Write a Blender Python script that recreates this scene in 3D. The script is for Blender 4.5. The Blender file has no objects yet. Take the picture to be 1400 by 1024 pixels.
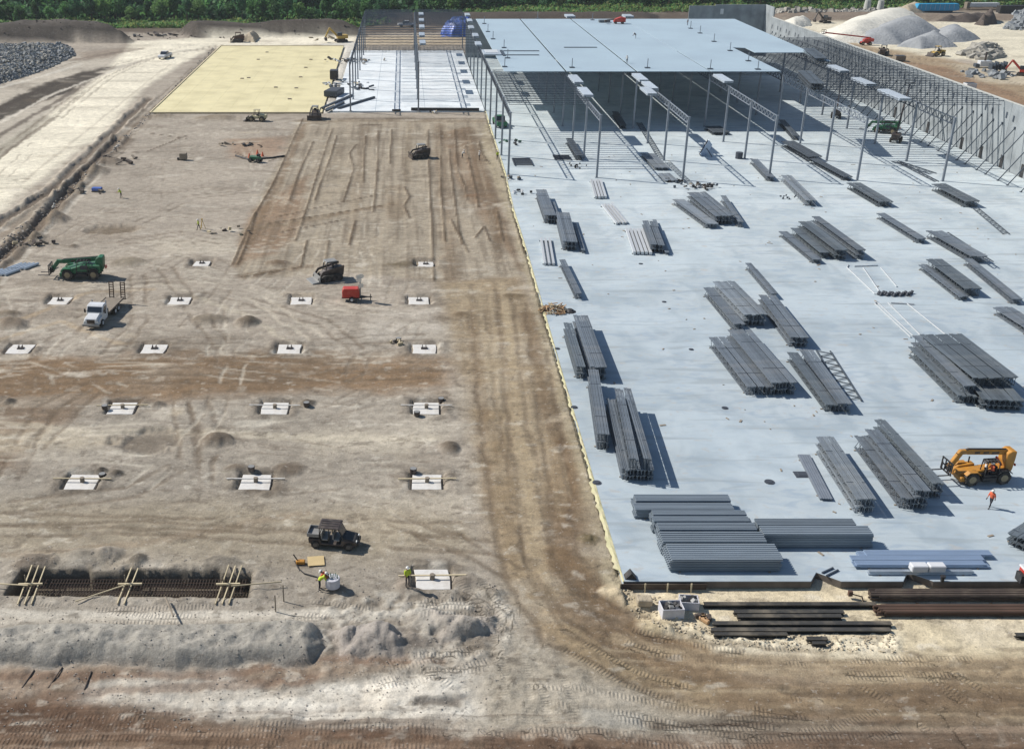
import bpy, bmesh, math, random
import numpy as np
from mathutils import Vector, Matrix
random.seed(7); RNG = np.random.default_rng(7)
rad = math.radians
scene = bpy.context.scene
COL = scene.collection

# ------------------------------------------------------------------ camera
CAM_H, PITCH, FPX, PPX = 48.2, rad(24), 1500.0, 551.0
cam_d = bpy.data.cameras.new('camera'); cam = bpy.data.objects.new('camera', cam_d); COL.objects.link(cam)
cam.location = (0, 0, CAM_H); cam.rotation_euler = (rad(90) - PITCH, 0, 0)
cam_d.sensor_width = 36.0; cam_d.lens = FPX / 1400 * 36.0
cam_d.shift_x = (700 - PPX) / 1400.0
cam_d.clip_start = 1.0; cam_d.clip_end = 9000
scene.camera = cam

# ------------------------------------------------------------------ sky and sun
SUN_DIR = Vector((-1.03, 0.41, 1.0)).normalized()          # towards the sun
SUN_EL = math.asin(SUN_DIR.z); SUN_AZ = math.atan2(SUN_DIR.x, SUN_DIR.y)
world = bpy.data.worlds.new('World'); scene.world = world; world.use_nodes = True
wn = world.node_tree.nodes; wl = world.node_tree.links; wn.clear()
sky = wn.new('ShaderNodeTexSky'); sky.sky_type = 'NISHITA'; sky.sun_disc = False
sky.sun_elevation = SUN_EL; sky.sun_rotation = SUN_AZ; sky.air_density = 1.2; sky.dust_density = 0.5; sky.ozone_density = 2.0
bg = wn.new('ShaderNodeBackground'); bg.inputs['Strength'].default_value = 0.08
wo = wn.new('ShaderNodeOutputWorld')
wl.new(sky.outputs[0], bg.inputs['Color']); wl.new(bg.outputs[0], wo.inputs['Surface'])
sun_d = bpy.data.lights.new('sun', 'SUN'); sun_d.energy = 4.8; sun_d.angle = rad(0.5); sun_d.color = (1.0, 0.95, 0.88)
sun = bpy.data.objects.new('sun', sun_d); COL.objects.link(sun)
sun.rotation_euler = SUN_DIR.to_track_quat('Z', 'Y').to_euler()
sun.location = (-100, 60, 120)
scene.view_settings.view_transform = 'Standard'; scene.view_settings.look = 'None'
scene.view_settings.gamma = 1.0; scene.view_settings.use_curve_mapping = False
scene.view_settings.exposure = 0.16

# ------------------------------------------------------------------ survey: where a photographed point lies on a level plane
CP, SP = math.cos(PITCH), math.sin(PITCH)
def G(x, y, z=0.0):
    a = (x - PPX) / FPX; b = (y - 512.0) / FPX
    t = (z - CAM_H) / (-SP - b * CP)
    return Vector((a * t, (CP - b * SP) * t, z))
GZ = -0.2
def W(x, y, z=GZ):
    p = G(x, y, z); return (p.x, p.y)

# ------------------------------------------------------------------ helpers
def lin(c):
    c = c / 255.0
    return c / 12.92 if c <= 0.04045 else ((c + 0.055) / 1.055) ** 2.4
ALB = 1.0 / 1.3
def A(r, g, b): return (lin(r) * ALB, lin(g) * ALB, lin(b) * ALB)

def props(o, label=None, cat=None, group=None, kind=None):
    if label: o['label'] = label
    if cat: o['category'] = cat
    if group: o['group'] = group
    if kind: o['kind'] = kind
    return o
def thing(name, label, cat, loc=(0, 0, 0), rz=0.0, group=None):
    o = bpy.data.objects.new(name, None); COL.objects.link(o); o.empty_display_size = 0.3
    o.location = loc; o.rotation_euler = (0, 0, rz)
    return props(o, label, cat, group)
def link(name, me, parent=None, loc=(0, 0, 0), rot=(0, 0, 0), sc=(1, 1, 1)):
    o = bpy.data.objects.new(name, me); COL.objects.link(o)
    o.location = loc; o.rotation_euler = rot; o.scale = sc
    if parent is not None: o.parent = parent
    return o
def kids(o): return [c for c in o.children]
def copy_tree(o, loc=None, rz=None, label=None, parent=None):
    c = o.copy(); COL.objects.link(c)
    if parent is not None: c.parent = parent
    if loc is not None: c.location = loc
    if rz is not None: c.rotation_euler = (0, 0, rz)
    if label: c['label'] = label
    for ch in kids(o):
        if ch != c: copy_tree(ch, parent=c)
    return c

class MB:
    def __init__(s): s.v = []; s.f = []
    def add(s, vs, fs):
        n = len(s.v); s.v += [tuple(v) for v in vs]; s.f += [tuple(i + n for i in f) for f in fs]; return s
    def box(s, cx, cy, cz, sx, sy, sz, rz=0.0, ry=0.0, taper=1.0):
        M = Matrix.Rotation(rz, 3, 'Z') @ Matrix.Rotation(ry, 3, 'Y'); vs = []
        for z in (-.5, .5):
            k = taper if z > 0 else 1.0
            for x, y in ((-.5, -.5), (.5, -.5), (.5, .5), (-.5, .5)):
                p = M @ Vector((x * sx * k, y * sy * k, z * sz)); vs.append((p.x + cx, p.y + cy, p.z + cz))
        return s.add(vs, [(3, 2, 1, 0), (4, 5, 6, 7), (0, 1, 5, 4), (1, 2, 6, 5), (2, 3, 7, 6), (3, 0, 4, 7)])
    def bar(s, p, q, w, h=None):
        p, q = Vector(p), Vector(q); h = h or w; d = (q - p)
        if d.length < 1e-6: return s
        d.normalize(); up = Vector((0, 0, 1)) if abs(d.z) < .95 else Vector((1, 0, 0))
        sx = d.cross(up).normalized(); u = sx.cross(d)
        vs = [e + sx * a * w / 2 + u * b * h / 2 for e in (p, q) for a, b in ((-1, -1), (1, -1), (1, 1), (-1, 1))]
        return s.add(vs, [(0, 1, 2, 3), (7, 6, 5, 4), (4, 5, 1, 0), (5, 6, 2, 1), (6, 7, 3, 2), (7, 4, 0, 3)])
    def cyl(s, p, q, r, n=10, r2=None, cap=True):
        p, q = Vector(p), Vector(q); r2 = r if r2 is None else r2; d = (q - p).normalized()
        up = Vector((0, 0, 1)) if abs(d.z) < .95 else Vector((1, 0, 0))
        a = d.cross(up).normalized(); b = a.cross(d); vs = []
        for e, rr in ((p, r), (q, r2)):
            for i in range(n):
                t = 2 * math.pi * i / n; vs.append(e + (a * math.cos(t) + b * math.sin(t)) * rr)
        fs = [(i, i + n, (i + 1) % n + n, (i + 1) % n) for i in range(n)]
        if cap: fs += [tuple(range(n)), tuple(range(2 * n - 1, n - 1, -1))]
        return s.add(vs, fs)
    def prism(s, prof, y0, y1):                       # profile in x,z, extruded along y
        n = len(prof); vs = [(x, y0, z) for x, z in prof] + [(x, y1, z) for x, z in prof]
        return s.add(vs, [tuple(range(n)), tuple(range(2 * n - 1, n - 1, -1))] + [(i, i + n, (i + 1) % n + n, (i + 1) % n) for i in range(n)])
    def slab(s, poly, z0, z1):                        # polygon in x,y, extruded along z
        n = len(poly); vs = [(x, y, z0) for x, y in poly] + [(x, y, z1) for x, y in poly]
        return s.add(vs, [tuple(range(n - 1, -1, -1)), tuple(range(n, 2 * n))] + [(i, (i + 1) % n, (i + 1) % n + n, i + n) for i in range(n)])
    def mesh(s, name, m=None, bev=0.0, smooth=False):
        me = bpy.data.meshes.new(name); me.from_pydata(s.v, [], s.f); me.update()
        bm = bmesh.new(); bm.from_mesh(me)
        bmesh.ops.recalc_face_normals(bm, faces=bm.faces)
        if bev > 0:
            bmesh.ops.bevel(bm, geom=[e for e in bm.edges if len(e.link_faces) == 2 and e.calc_face_angle(0) > .5], offset=bev, segments=1, affect='EDGES', clamp_overlap=True)
        bm.to_mesh(me); bm.free()
        if smooth: me.polygons.foreach_set('use_smooth', [True] * len(me.polygons))
        if m is not None: me.materials.append(m)
        return me
    def build(s, name, m, parent=None, bev=0.0, smooth=False, **k):
        return link(name, s.mesh(name, m, bev, smooth), parent, **k)

# ------------------------------------------------------------------ materials
def material(name, col, rough=.6, metal=0.0, var=.12, scale=2.0, bump=0.0, bscale=20.0, rnd=.0, dust=None, dscale=.8, damt=.5, stretch=(1, 1, 1), coord='Object'):
    m = bpy.data.materials.new(name); m.use_nodes = True
    N, L = m.node_tree.nodes, m.node_tree.links; b = N['Principled BSDF']
    b.inputs['Roughness'].default_value = rough; b.inputs['Metallic'].default_value = metal
    tc = N.new('ShaderNodeTexCoord'); mp = N.new('ShaderNodeMapping'); mp.inputs['Scale'].default_value = stretch
    L.new(tc.outputs[coord], mp.inputs[0])
    nz = N.new('ShaderNodeTexNoise'); nz.inputs['Scale'].default_value = scale; nz.inputs['Detail'].default_value = 5
    L.new(mp.outputs[0], nz.inputs[0])
    mr = N.new('ShaderNodeMapRange'); mr.inputs[1].default_value = .25; mr.inputs[2].default_value = .75
    mr.inputs[3].default_value = 1 - var; mr.inputs[4].default_value = 1 + var; L.new(nz.outputs[0], mr.inputs[0])
    fac = mr.outputs[0]
    if rnd:
        oi = N.new('ShaderNodeObjectInfo'); m2 = N.new('ShaderNodeMapRange')
        m2.inputs[3].default_value = 1 - rnd; m2.inputs[4].default_value = 1 + rnd; L.new(oi.outputs['Random'], m2.inputs[0])
        mu = N.new('ShaderNodeMath'); mu.operation = 'MULTIPLY'; L.new(fac, mu.inputs[0]); L.new(m2.outputs[0], mu.inputs[1]); fac = mu.outputs[0]
    vm = N.new('ShaderNodeVectorMath'); vm.operation = 'SCALE'; vm.inputs[0].default_value = col[:3]; L.new(fac, vm.inputs['Scale'])
    out = vm.outputs[0]
    if dust:
        n2 = N.new('ShaderNodeTexNoise'); n2.inputs['Scale'].default_value = dscale; n2.inputs['Detail'].default_value = 6; L.new(tc.outputs[coord], n2.inputs[0])
        r2 = N.new('ShaderNodeMapRange'); r2.inputs[1].default_value = .45; r2.inputs[2].default_value = .7; r2.inputs[4].default_value = damt; L.new(n2.outputs[0], r2.inputs[0])
        mx = N.new('ShaderNodeMix'); mx.data_type = 'RGBA'; L.new(r2.outputs[0], mx.inputs[0]); L.new(out, mx.inputs[6]); mx.inputs[7].default_value = (*dust, 1); out = mx.outputs[2]
    L.new(out, b.inputs['Base Color'])
    if bump:
        n3 = N.new('ShaderNodeTexNoise'); n3.inputs['Scale'].default_value = bscale; n3.inputs['Detail'].default_value = 4; L.new(tc.outputs[coord], n3.inputs[0])
        bp = N.new('ShaderNodeBump'); bp.inputs['Strength'].default_value = 1.0; bp.inputs['Distance'].default_value = bump; L.new(n3.outputs[0], bp.inputs['Height']); L.new(bp.outputs[0], b.inputs['Normal'])
    return m
DUST = A(168, 155, 138)
M = {}
def mk(k, *a, **kw): M[k] = material(k, *a, **kw)
mk('joist', A(116, 125, 134), .5, .1, .15, 1.5, rnd=.22, dust=A(150, 150, 148), dscale=.6, damt=.3)
mk('joist_pale', A(138, 147, 155), .5, .1, .15, 1.5, rnd=.2, dust=A(165, 165, 160), dscale=.6, damt=.3)
mk('joist_green', A(104, 113, 120), .5, .1, .15, 1.5, rnd=.22, dust=A(140, 143, 142), dscale=.6, damt=.3)
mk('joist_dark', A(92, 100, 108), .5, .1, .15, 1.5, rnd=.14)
mk('steel', A(150, 158, 168), .45, .3, .1, 1.0, rnd=.08)
mk('girder', A(74, 84, 96), .5, .1, .12, 1.0, rnd=.1)
mk('deck_grey', A(150, 161, 170), .45, .2, .12, 1.5, rnd=.12, stretch=(.2, 3, 1))
mk('galv', A(205, 215, 225), .45, .25, .08, 3.0, rnd=.08)
mk('tube', A(215, 218, 220), .45, .2, .08, 3.0, rnd=.1)
mk('deck_blue', A(182, 202, 226), .4, .3, .08, 1.5, rnd=.06, stretch=(.2, 3, 1))
mk('roof', A(186, 206, 218), .55, .0, .05, .12, bump=.0, coord='Object', dust=A(170, 188, 202), dscale=.07, damt=.55)
mk('wall', A(164, 171, 174), .85, 0, .18, .5, stretch=(1, .6, .1), dust=A(116, 122, 126), dscale=.3, damt=.6, bump=.02, bscale=3)
mk('wall_edge', A(205, 205, 198), .85, 0, .06)
mk('white', A(232, 234, 236), .35, 0, .05, 1.0, dust=DUST, dscale=1.2, damt=.18)
mk('pad_white', A(234, 231, 225), .85, 0, .1, 1.5, dust=A(176, 166, 152), dscale=1.3, damt=.45)
mk('glass', (.03, .04, .055), .08, 0, .02)
mk('black', (.02, .02, .022), .6, 0, .2, 3, dust=DUST, dscale=2, damt=.12)
mk('rubber', (.025, .024, .023), .85, 0, .2, 4, dust=DUST, dscale=2.5, damt=.35)
mk('rim', A(165, 150, 120), .6, 0, .15, 3, dust=DUST, damt=.3)
mk('rim_dark', A(110, 105, 98), .6, 0, .15, 3)
mk('orange', A(204, 142, 50), .55, 0, .14, 1.5, dust=A(150, 122, 82), dscale=1.8, damt=.5)
mk('green', A(32, 112, 74), .5, 0, .15, 1.5, dust=A(110, 125, 105), dscale=1.5, damt=.5)
mk('red', A(205, 62, 48), .4, 0, .1, 1.5, dust=A(190, 120, 100), dscale=1.5, damt=.3)
mk('yellow', A(214, 178, 80), .45, 0, .1, 1.5, dust=DUST, dscale=1.5, damt=.3)
mk('cream', A(215, 205, 165), .5, 0, .1, 1.5, dust=DUST, dscale=1.5, damt=.3)
mk('dark_paint', A(72, 62, 58), .5, 0, .15, 2, dust=DUST, dscale=2, damt=.2)
mk('grey_paint', A(150, 150, 148), .5, 0, .1, 2, dust=DUST, dscale=2, damt=.2)
mk('lamp_glass', A(240, 240, 235), .2, 0, .02)
mk('rust', A(92, 70, 57), .85, 0, .25, 3, rnd=.25, stretch=(.3, 2, 2))
mk('rust_dark', A(74, 62, 54), .8, 0, .25, 2, rnd=.2, stretch=(.3, 2, 2), dust=A(150, 135, 115), dscale=.8, damt=.35)
mk('black_pipe', A(66, 64, 60), .6, 0, .15, 2, rnd=.2, stretch=(.3, 2, 2), dust=A(190, 175, 150), dscale=.7, damt=.3)
mk('wood', A(216, 200, 165), .8, 0, .15, 3, rnd=.15, stretch=(1, 6, 6))
mk('wood_grey', A(150, 138, 122), .85, 0, .2, 3, rnd=.15)
mk('scrap_wood', A(196, 158, 116), .8, 0, .2, 3, rnd=.25)
mk('ply', A(215, 190, 140), .8, 0, .08, 1)
mk('yellow_film', A(250, 236, 184), .5, 0, .07, .3, bump=.05, bscale=.8, dust=A(222, 208, 158), dscale=.16, damt=.75)
mk('film_edge', A(214, 208, 162), .7, 0, .2, 1.2, bump=.03, bscale=6, dust=A(196, 184, 158), dscale=1.2, damt=.9)
mk('blue_tarp', A(58, 98, 190), .45, 0, .2, .4, bump=.2, bscale=.5, dust=A(190, 200, 225), dscale=.35, damt=.6)
mk('cyan_tarp', A(50, 165, 215), .45, 0, .12, .4, bump=.1, bscale=.5)
mk('rock_blue', A(150, 155, 158), .9, 0, .35, .25, rnd=.2)
mk('concrete_rubble', A(170, 166, 156), .9, 0, .25, .8)
mk('gravel_grey', A(165, 168, 170), .95, 0, .12, .3, bump=.25, bscale=1.2)
mk('gravel_white', A(232, 228, 214), .95, 0, .1, .3, bump=.3, bscale=.8)
mk('soil_dark', A(94, 84, 77), .95, 0, .25, .8, bump=.1, bscale=5)
mk('clod', A(172, 163, 152), .95, 0, .2, 1.2)
mk('clod_sand', A(206, 192, 166), .95, 0, .2, 1.2)
mk('soil_sand', A(190, 176, 152), .95, 0, .2, 1.2, bump=.1, bscale=6)
mk('skin', A(190, 140, 112), .6, 0, .05)
mk('vest_lime', A(205, 225, 60), .7, 0, .06)
mk('vest_orange', A(235, 110, 70), .7, 0, .06)
mk('vest_white', A(225, 222, 215), .7, 0, .06)
mk('trouser', A(52, 52, 60), .8, 0, .1)
mk('hat_white', A(238, 236, 230), .4, 0, .03)
mk('boot', A(60, 45, 34), .8, 0, .1)
mk('hair', (.02, .014, .01), .7, 0, .1)
mk('bag_white', A(215, 214, 220), .7, 0, .12, 2, bump=.05, bscale=4)
mk('trunk', A(96, 82, 66), .9, 0, .2, 2)
def slab_material(name, col, dust, hue):
    m = material(name, col, .72, 0, .05, .16, bump=.004, bscale=3.0, dust=dust, dscale=.07, damt=.75)
    N, L = m.node_tree.nodes, m.node_tree.links; b = N['Principled BSDF']
    src = b.inputs['Base Color'].links[0].from_socket
    tc = N.new('ShaderNodeTexCoord'); out = src
    for sc, lo, hi, amt, colr, st in ((.4, .5, .66, .6, hue, (1, 2.2, 1)), (.14, .48, .62, .6, tuple(c * (.74, .78, .82)[i] for i, c in enumerate(col)), (1.6, 1, 1)), (.06, .47, .58, .5, tuple(c * 1.22 for c in col), (1, 1.6, 1)), (.35, .57, .66, .5, tuple(c * .66 for c in col), (.25, 2.4, 1)), (.9, .6, .7, .5, A(190, 186, 178), (1, 1.5, 1)), (1.1, .58, .74, .3, tuple(c * .74 for c in col), (.5, 2.2, 1)), (2.5, .62, .8, .25, tuple(c * .7 for c in col), (1, 1, 1)), (7., .6, .75, .18, tuple(c * 1.15 for c in col), (1, 1, 1))):
        mp = N.new('ShaderNodeMapping'); mp.inputs['Scale'].default_value = st; L.new(tc.outputs['Object'], mp.inputs[0])
        n = N.new('ShaderNodeTexNoise'); n.inputs['Scale'].default_value = sc; n.inputs['Detail'].default_value = 7; n.inputs['Distortion'].default_value = .8; L.new(mp.outputs[0], n.inputs[0])
        r = N.new('ShaderNodeMapRange'); r.inputs[1].default_value = lo; r.inputs[2].default_value = hi; r.inputs[4].default_value = amt; L.new(n.outputs[0], r.inputs[0])
        x = N.new('ShaderNodeMix'); x.data_type = 'RGBA'; L.new(r.outputs[0], x.inputs[0]); L.new(out, x.inputs[6]); x.inputs[7].default_value = (*colr, 1); out = x.outputs[2]
    if name == 'slab':                                # the slab colour turns paler towards the back
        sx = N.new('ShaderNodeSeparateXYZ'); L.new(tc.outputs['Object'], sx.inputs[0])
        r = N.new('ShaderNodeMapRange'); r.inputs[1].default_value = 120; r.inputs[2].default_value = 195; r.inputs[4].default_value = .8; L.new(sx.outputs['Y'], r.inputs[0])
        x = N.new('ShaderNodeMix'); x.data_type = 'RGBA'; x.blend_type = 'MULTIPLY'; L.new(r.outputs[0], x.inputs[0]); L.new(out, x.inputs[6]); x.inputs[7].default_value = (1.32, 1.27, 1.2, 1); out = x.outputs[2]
    L.new(out, b.inputs['Base Color']); M[name] = m
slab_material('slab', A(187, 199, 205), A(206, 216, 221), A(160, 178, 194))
slab_material('slab_white', A(240, 246, 248), A(248, 250, 250), A(230, 238, 242))
mk('joint', A(166, 178, 190), .8, 0, .2, .6)
mk('slab_edge', A(112, 104, 96), .9, 0, .25, 1.0, stretch=(1, 1, .3))
# ------------------------------------------------------------------ numpy noise
def _hash(ix, iy, seed):
    h = (ix * 374761393 + iy * 668265263 + seed * 1274126177) & 0xFFFFFFFF
    h = ((h ^ (h >> 13)) * 1274126177) & 0xFFFFFFFF
    return ((h ^ (h >> 16)) & 0xFFFF) / 65535.0
def vnoise(x, y, seed=0):
    x0 = np.floor(x).astype(np.int64); y0 = np.floor(y).astype(np.int64); fx = x - x0; fy = y - y0
    fx = fx * fx * (3 - 2 * fx); fy = fy * fy * (3 - 2 * fy)
    a = _hash(x0, y0, seed); b = _hash(x0 + 1, y0, seed); c = _hash(x0, y0 + 1, seed); d = _hash(x0 + 1, y0 + 1, seed)
    return (a * (1 - fx) + b * fx) * (1 - fy) + (c * (1 - fx) + d * fx) * fy
def fbm(x, y, scale, octv=4, seed=0, gain=.5):
    s = 0; a = 1; t = 0; f = 1.0 / scale
    for i in range(octv):
        s = s + a * vnoise(x * f + 17.3 * i, y * f - 9.1 * i, seed + i); t += a; a *= gain; f *= 2.03
    return s / t * 2 - 1
def sstep(a, b, x):
    t = np.clip((x - a) / (b - a), 0, 1); return t * t * (3 - 2 * t)
def poly_sd(px, py, poly):                           # signed distance, negative inside
    n = len(poly); d = np.full(px.shape, 1e9); ins = np.zeros(px.shape, bool)
    for i in range(n):
        ax, ay = poly[i]; bx, by = poly[(i + 1) % n]; ex, ey = bx - ax, by - ay
        wx, wy = px - ax, py - ay; t = np.clip((wx * ex + wy * ey) / (ex * ex + ey * ey + 1e-9), 0, 1)
        d = np.minimum(d, (wx - ex * t) ** 2 + (wy - ey * t) ** 2)
        if ay != by:
            c = (ay > py) != (by > py); xi = ex * (py - ay) / (by - ay) + ax; ins ^= c & (px < xi)
    d = np.sqrt(d); return np.where(ins, -d, d)
def line_d(px, py, pts):                             # distance to polyline, distance along it, side offset
    d = np.full(px.shape, 1e9); u = np.zeros(px.shape); acc = 0; off = np.zeros(px.shape)
    for (ax, ay), (bx, by) in zip(pts[:-1], pts[1:]):
        ex, ey = bx - ax, by - ay; L = math.hypot(ex, ey) + 1e-9
        wx, wy = px - ax, py - ay; t = np.clip((wx * ex + wy * ey) / (L * L), 0, 1)
        dd = np.hypot(wx - ex * t, wy - ey * t); k = dd < d
        d = np.where(k, dd, d); u = np.where(k, acc + t * L, u); off = np.where(k, (ex * wy - ey * wx) / L, off); acc += L
    return d, u, off

# ------------------------------------------------------------------ ground mesh rows and columns: fine where the site is worked, coarse beyond
C_Y = CAM_H * FPX / CP
ys = np.concatenate([np.arange(1100, 4, -1.7)])
zc = C_Y / (ys + 155.84); Yr = (zc - CAM_H * SP) / CP
Yr = np.concatenate([np.linspace(14, Yr[0] - .4, 24), Yr, Yr[-1] + np.geomspace(6, 3400, 26)])
zc = Yr * CP + CAM_H * SP
pxs = np.concatenate([-np.geomspace(6000, 240, 24), np.arange(-235, 1640, 2.1), np.geomspace(1650, 7500, 24)])
XX = (pxs[None, :] - PPX) / FPX * zc[:, None]; YY = np.repeat(Yr[:, None], len(pxs), 1)
SLAB_EDGE = [(16.75, 69.7), (17.25, 109), (17.9, 150), (18.1, 175), (18.9, 200), (19.4, 262)]
PITCHG = 15.45
FOOT = []      # (X, Y, near row?)
for px, py, near in ((113, 661, 1), (350, 661, 1), (584, 661, 1), (168, 560, 1), (376, 560, 1), (583, 560, 1), (-40, 560, 1), (28, 479, 0), (211, 479, 0), (396, 479, 0), (580, 479, 0), (82, 413, 0), (246, 413, 0), (412, 413, 0), (573, 413, 0), (276, 362, 0), (582, 363, 0), (591, 794, 1)):
    FOOT.append((*W(px, py, -.5), near))
TRENCH = [W(30, 780), W(120, 779), W(124, 783), W(170, 783), W(173, 779), W(300, 781), W(303, 784), W(344, 784), W(338, 815), W(8, 812)]
MOUNDS = [  # px, py, radius m, height m, colour, aspect
    (340, 441, 1.6, .9, (92, 80, 68), 1.0), (285, 437, 1.9, .5, (120, 110, 98), 1.5), (293, 602, 1.5, .8, (105, 92, 80), 1.1), (15, 443, 1.9, .9, (122, 108, 95), 1.2), (12, 430, 1.5, .5, (125, 112, 98), 1.3),
    (614, 612, 1.2, .6, (98, 86, 75), 1.0), (392, 642, 1.2, .3, (105, 92, 80), 1.3), (321, 641, 1.0, .3, (110, 98, 86), 1.3), (205, 602, 2.6, -.35, (118, 108, 98), 1.5), (178, 359, 2.4, .4, (128, 118, 104), 1.2),
    (155, 313, 2.8, -.4, (112, 98, 82), 1.5), (101, 337, 1.0, .4, (95, 84, 72), 1.0), (75, 300, 2.4, 1.4, (140, 124, 108), 1.0), (50, 325, 1.8, .7, (120, 108, 95), 1.0), (420, 551, .8, .5, (88, 78, 68), 1.0), (215, 553, .8, .4, (95, 85, 75), 1.0),
    (380, 360, 1.3, .5, (110, 92, 76), 1.5), (645, 268, 1.2, .2, (130, 105, 85), 1.2), (560, 363, 1.8, .35, (92, 80, 62), 1.8), (805, 738, .9, .3, (95, 85, 62), 1.0), (160, 648, .8, .4, (92, 84, 76), 1.0), (138, 645, .6, .5, (84, 78, 72), 1.0),
    (300, 162, 2.5, .9, (135, 122, 106), 2.4), (220, 160, 2.2, .8, (130, 118, 104), 2.0), (130, 235, 3.2, 1.2, (130, 118, 105), 1.0), (150, 222, 2.6, .9, (118, 106, 94), 1.2), (100, 256, 2.5, 1.0, (125, 114, 102), 1.0), (13, 550, .8, .5, (70, 66, 64), 1.0),
    (590, 848, 1.7, .8, (170, 165, 160), 1.2), (515, 872, 1.5, 1.1, (176, 172, 168), 1.3), (474, 872, .7, .6, (150, 146, 142), 1.0), (632, 862, 1.3, .7, (165, 160, 154), 1.5), (560, 880, 1.3, .4, (120, 112, 106), 1.6), (110, 762, 1.5, .6, (150, 142, 132), 1.6),
    (190, 765, .9, .5, (95, 88, 80), 1.0), (150, 757, 1.0, .5, (165, 155, 145), 1.4), (50, 768, 1.2, .5, (110, 100, 92), 1.5), (300, 770, 1.2, .4, (125, 118, 110), 1.4), (860, 815, 1.2, .6, (185, 170, 145), 1.2), (840, 806, 1.0, .4, (200, 185, 160), 1.0), (900, 850, .9, .4, (190, 176, 150), 1.6),
    (450, 798, 1.0, .25, (150, 140, 130), 1.4), (460, 808, .6, .3, (120, 108, 96), 1.3), (640, 795, 1.0, .25, (140, 130, 120), 1.4), (560, 800, 1.0, .3, (150, 138, 128), 1.0), (670, 810, .8, .3, (135, 125, 114), 1.5), (700, 405, 1.2, .2, (110, 95, 76), 1.6), (630, 430, 1.0, .2, (115, 98, 80), 1.5)]
# spoil banks: px outline, height, rounding m, colour
BERMS = [([(-60, 878), (30, 858), (120, 856), (240, 858), (330, 856), (400, 850), (436, 856), (444, 884), (425, 906), (330, 910), (240, 918), (140, 908), (60, 914), (-60, 910)], 1.0, 1.3, (164, 160, 155)), ([(450, 862), (545, 862), (548, 895), (470, 895)], .45, 1.0, (168, 160, 156)), ([(590, 845), (680, 840), (682, 868), (600, 880)], .35, .9, (170, 162, 156)),
         ([(-300, 49), (150, 49), (180, 58), (-300, 62)], 6.0, 6.5, (52, 47, 46)), ([(240, 45), (480, 44), (500, 50), (260, 52)], 4.5, 5.0, (54, 48, 46)), ([(500, 24), (900, 22), (900, 31), (500, 34)], 2.6, 10, (78, 70, 66)), ([(1050, 20), (1420, 24), (1420, 30), (1050, 30)], 2.0, 9, (112, 96, 88)),
         ([(565, 952), (640, 950), (630, 968), (560, 968)], -.22, .8, (104, 96, 90)), ([(795, 968), (880, 972), (880, 992), (795, 990)], .12, .8, (172, 167, 160))]
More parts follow.
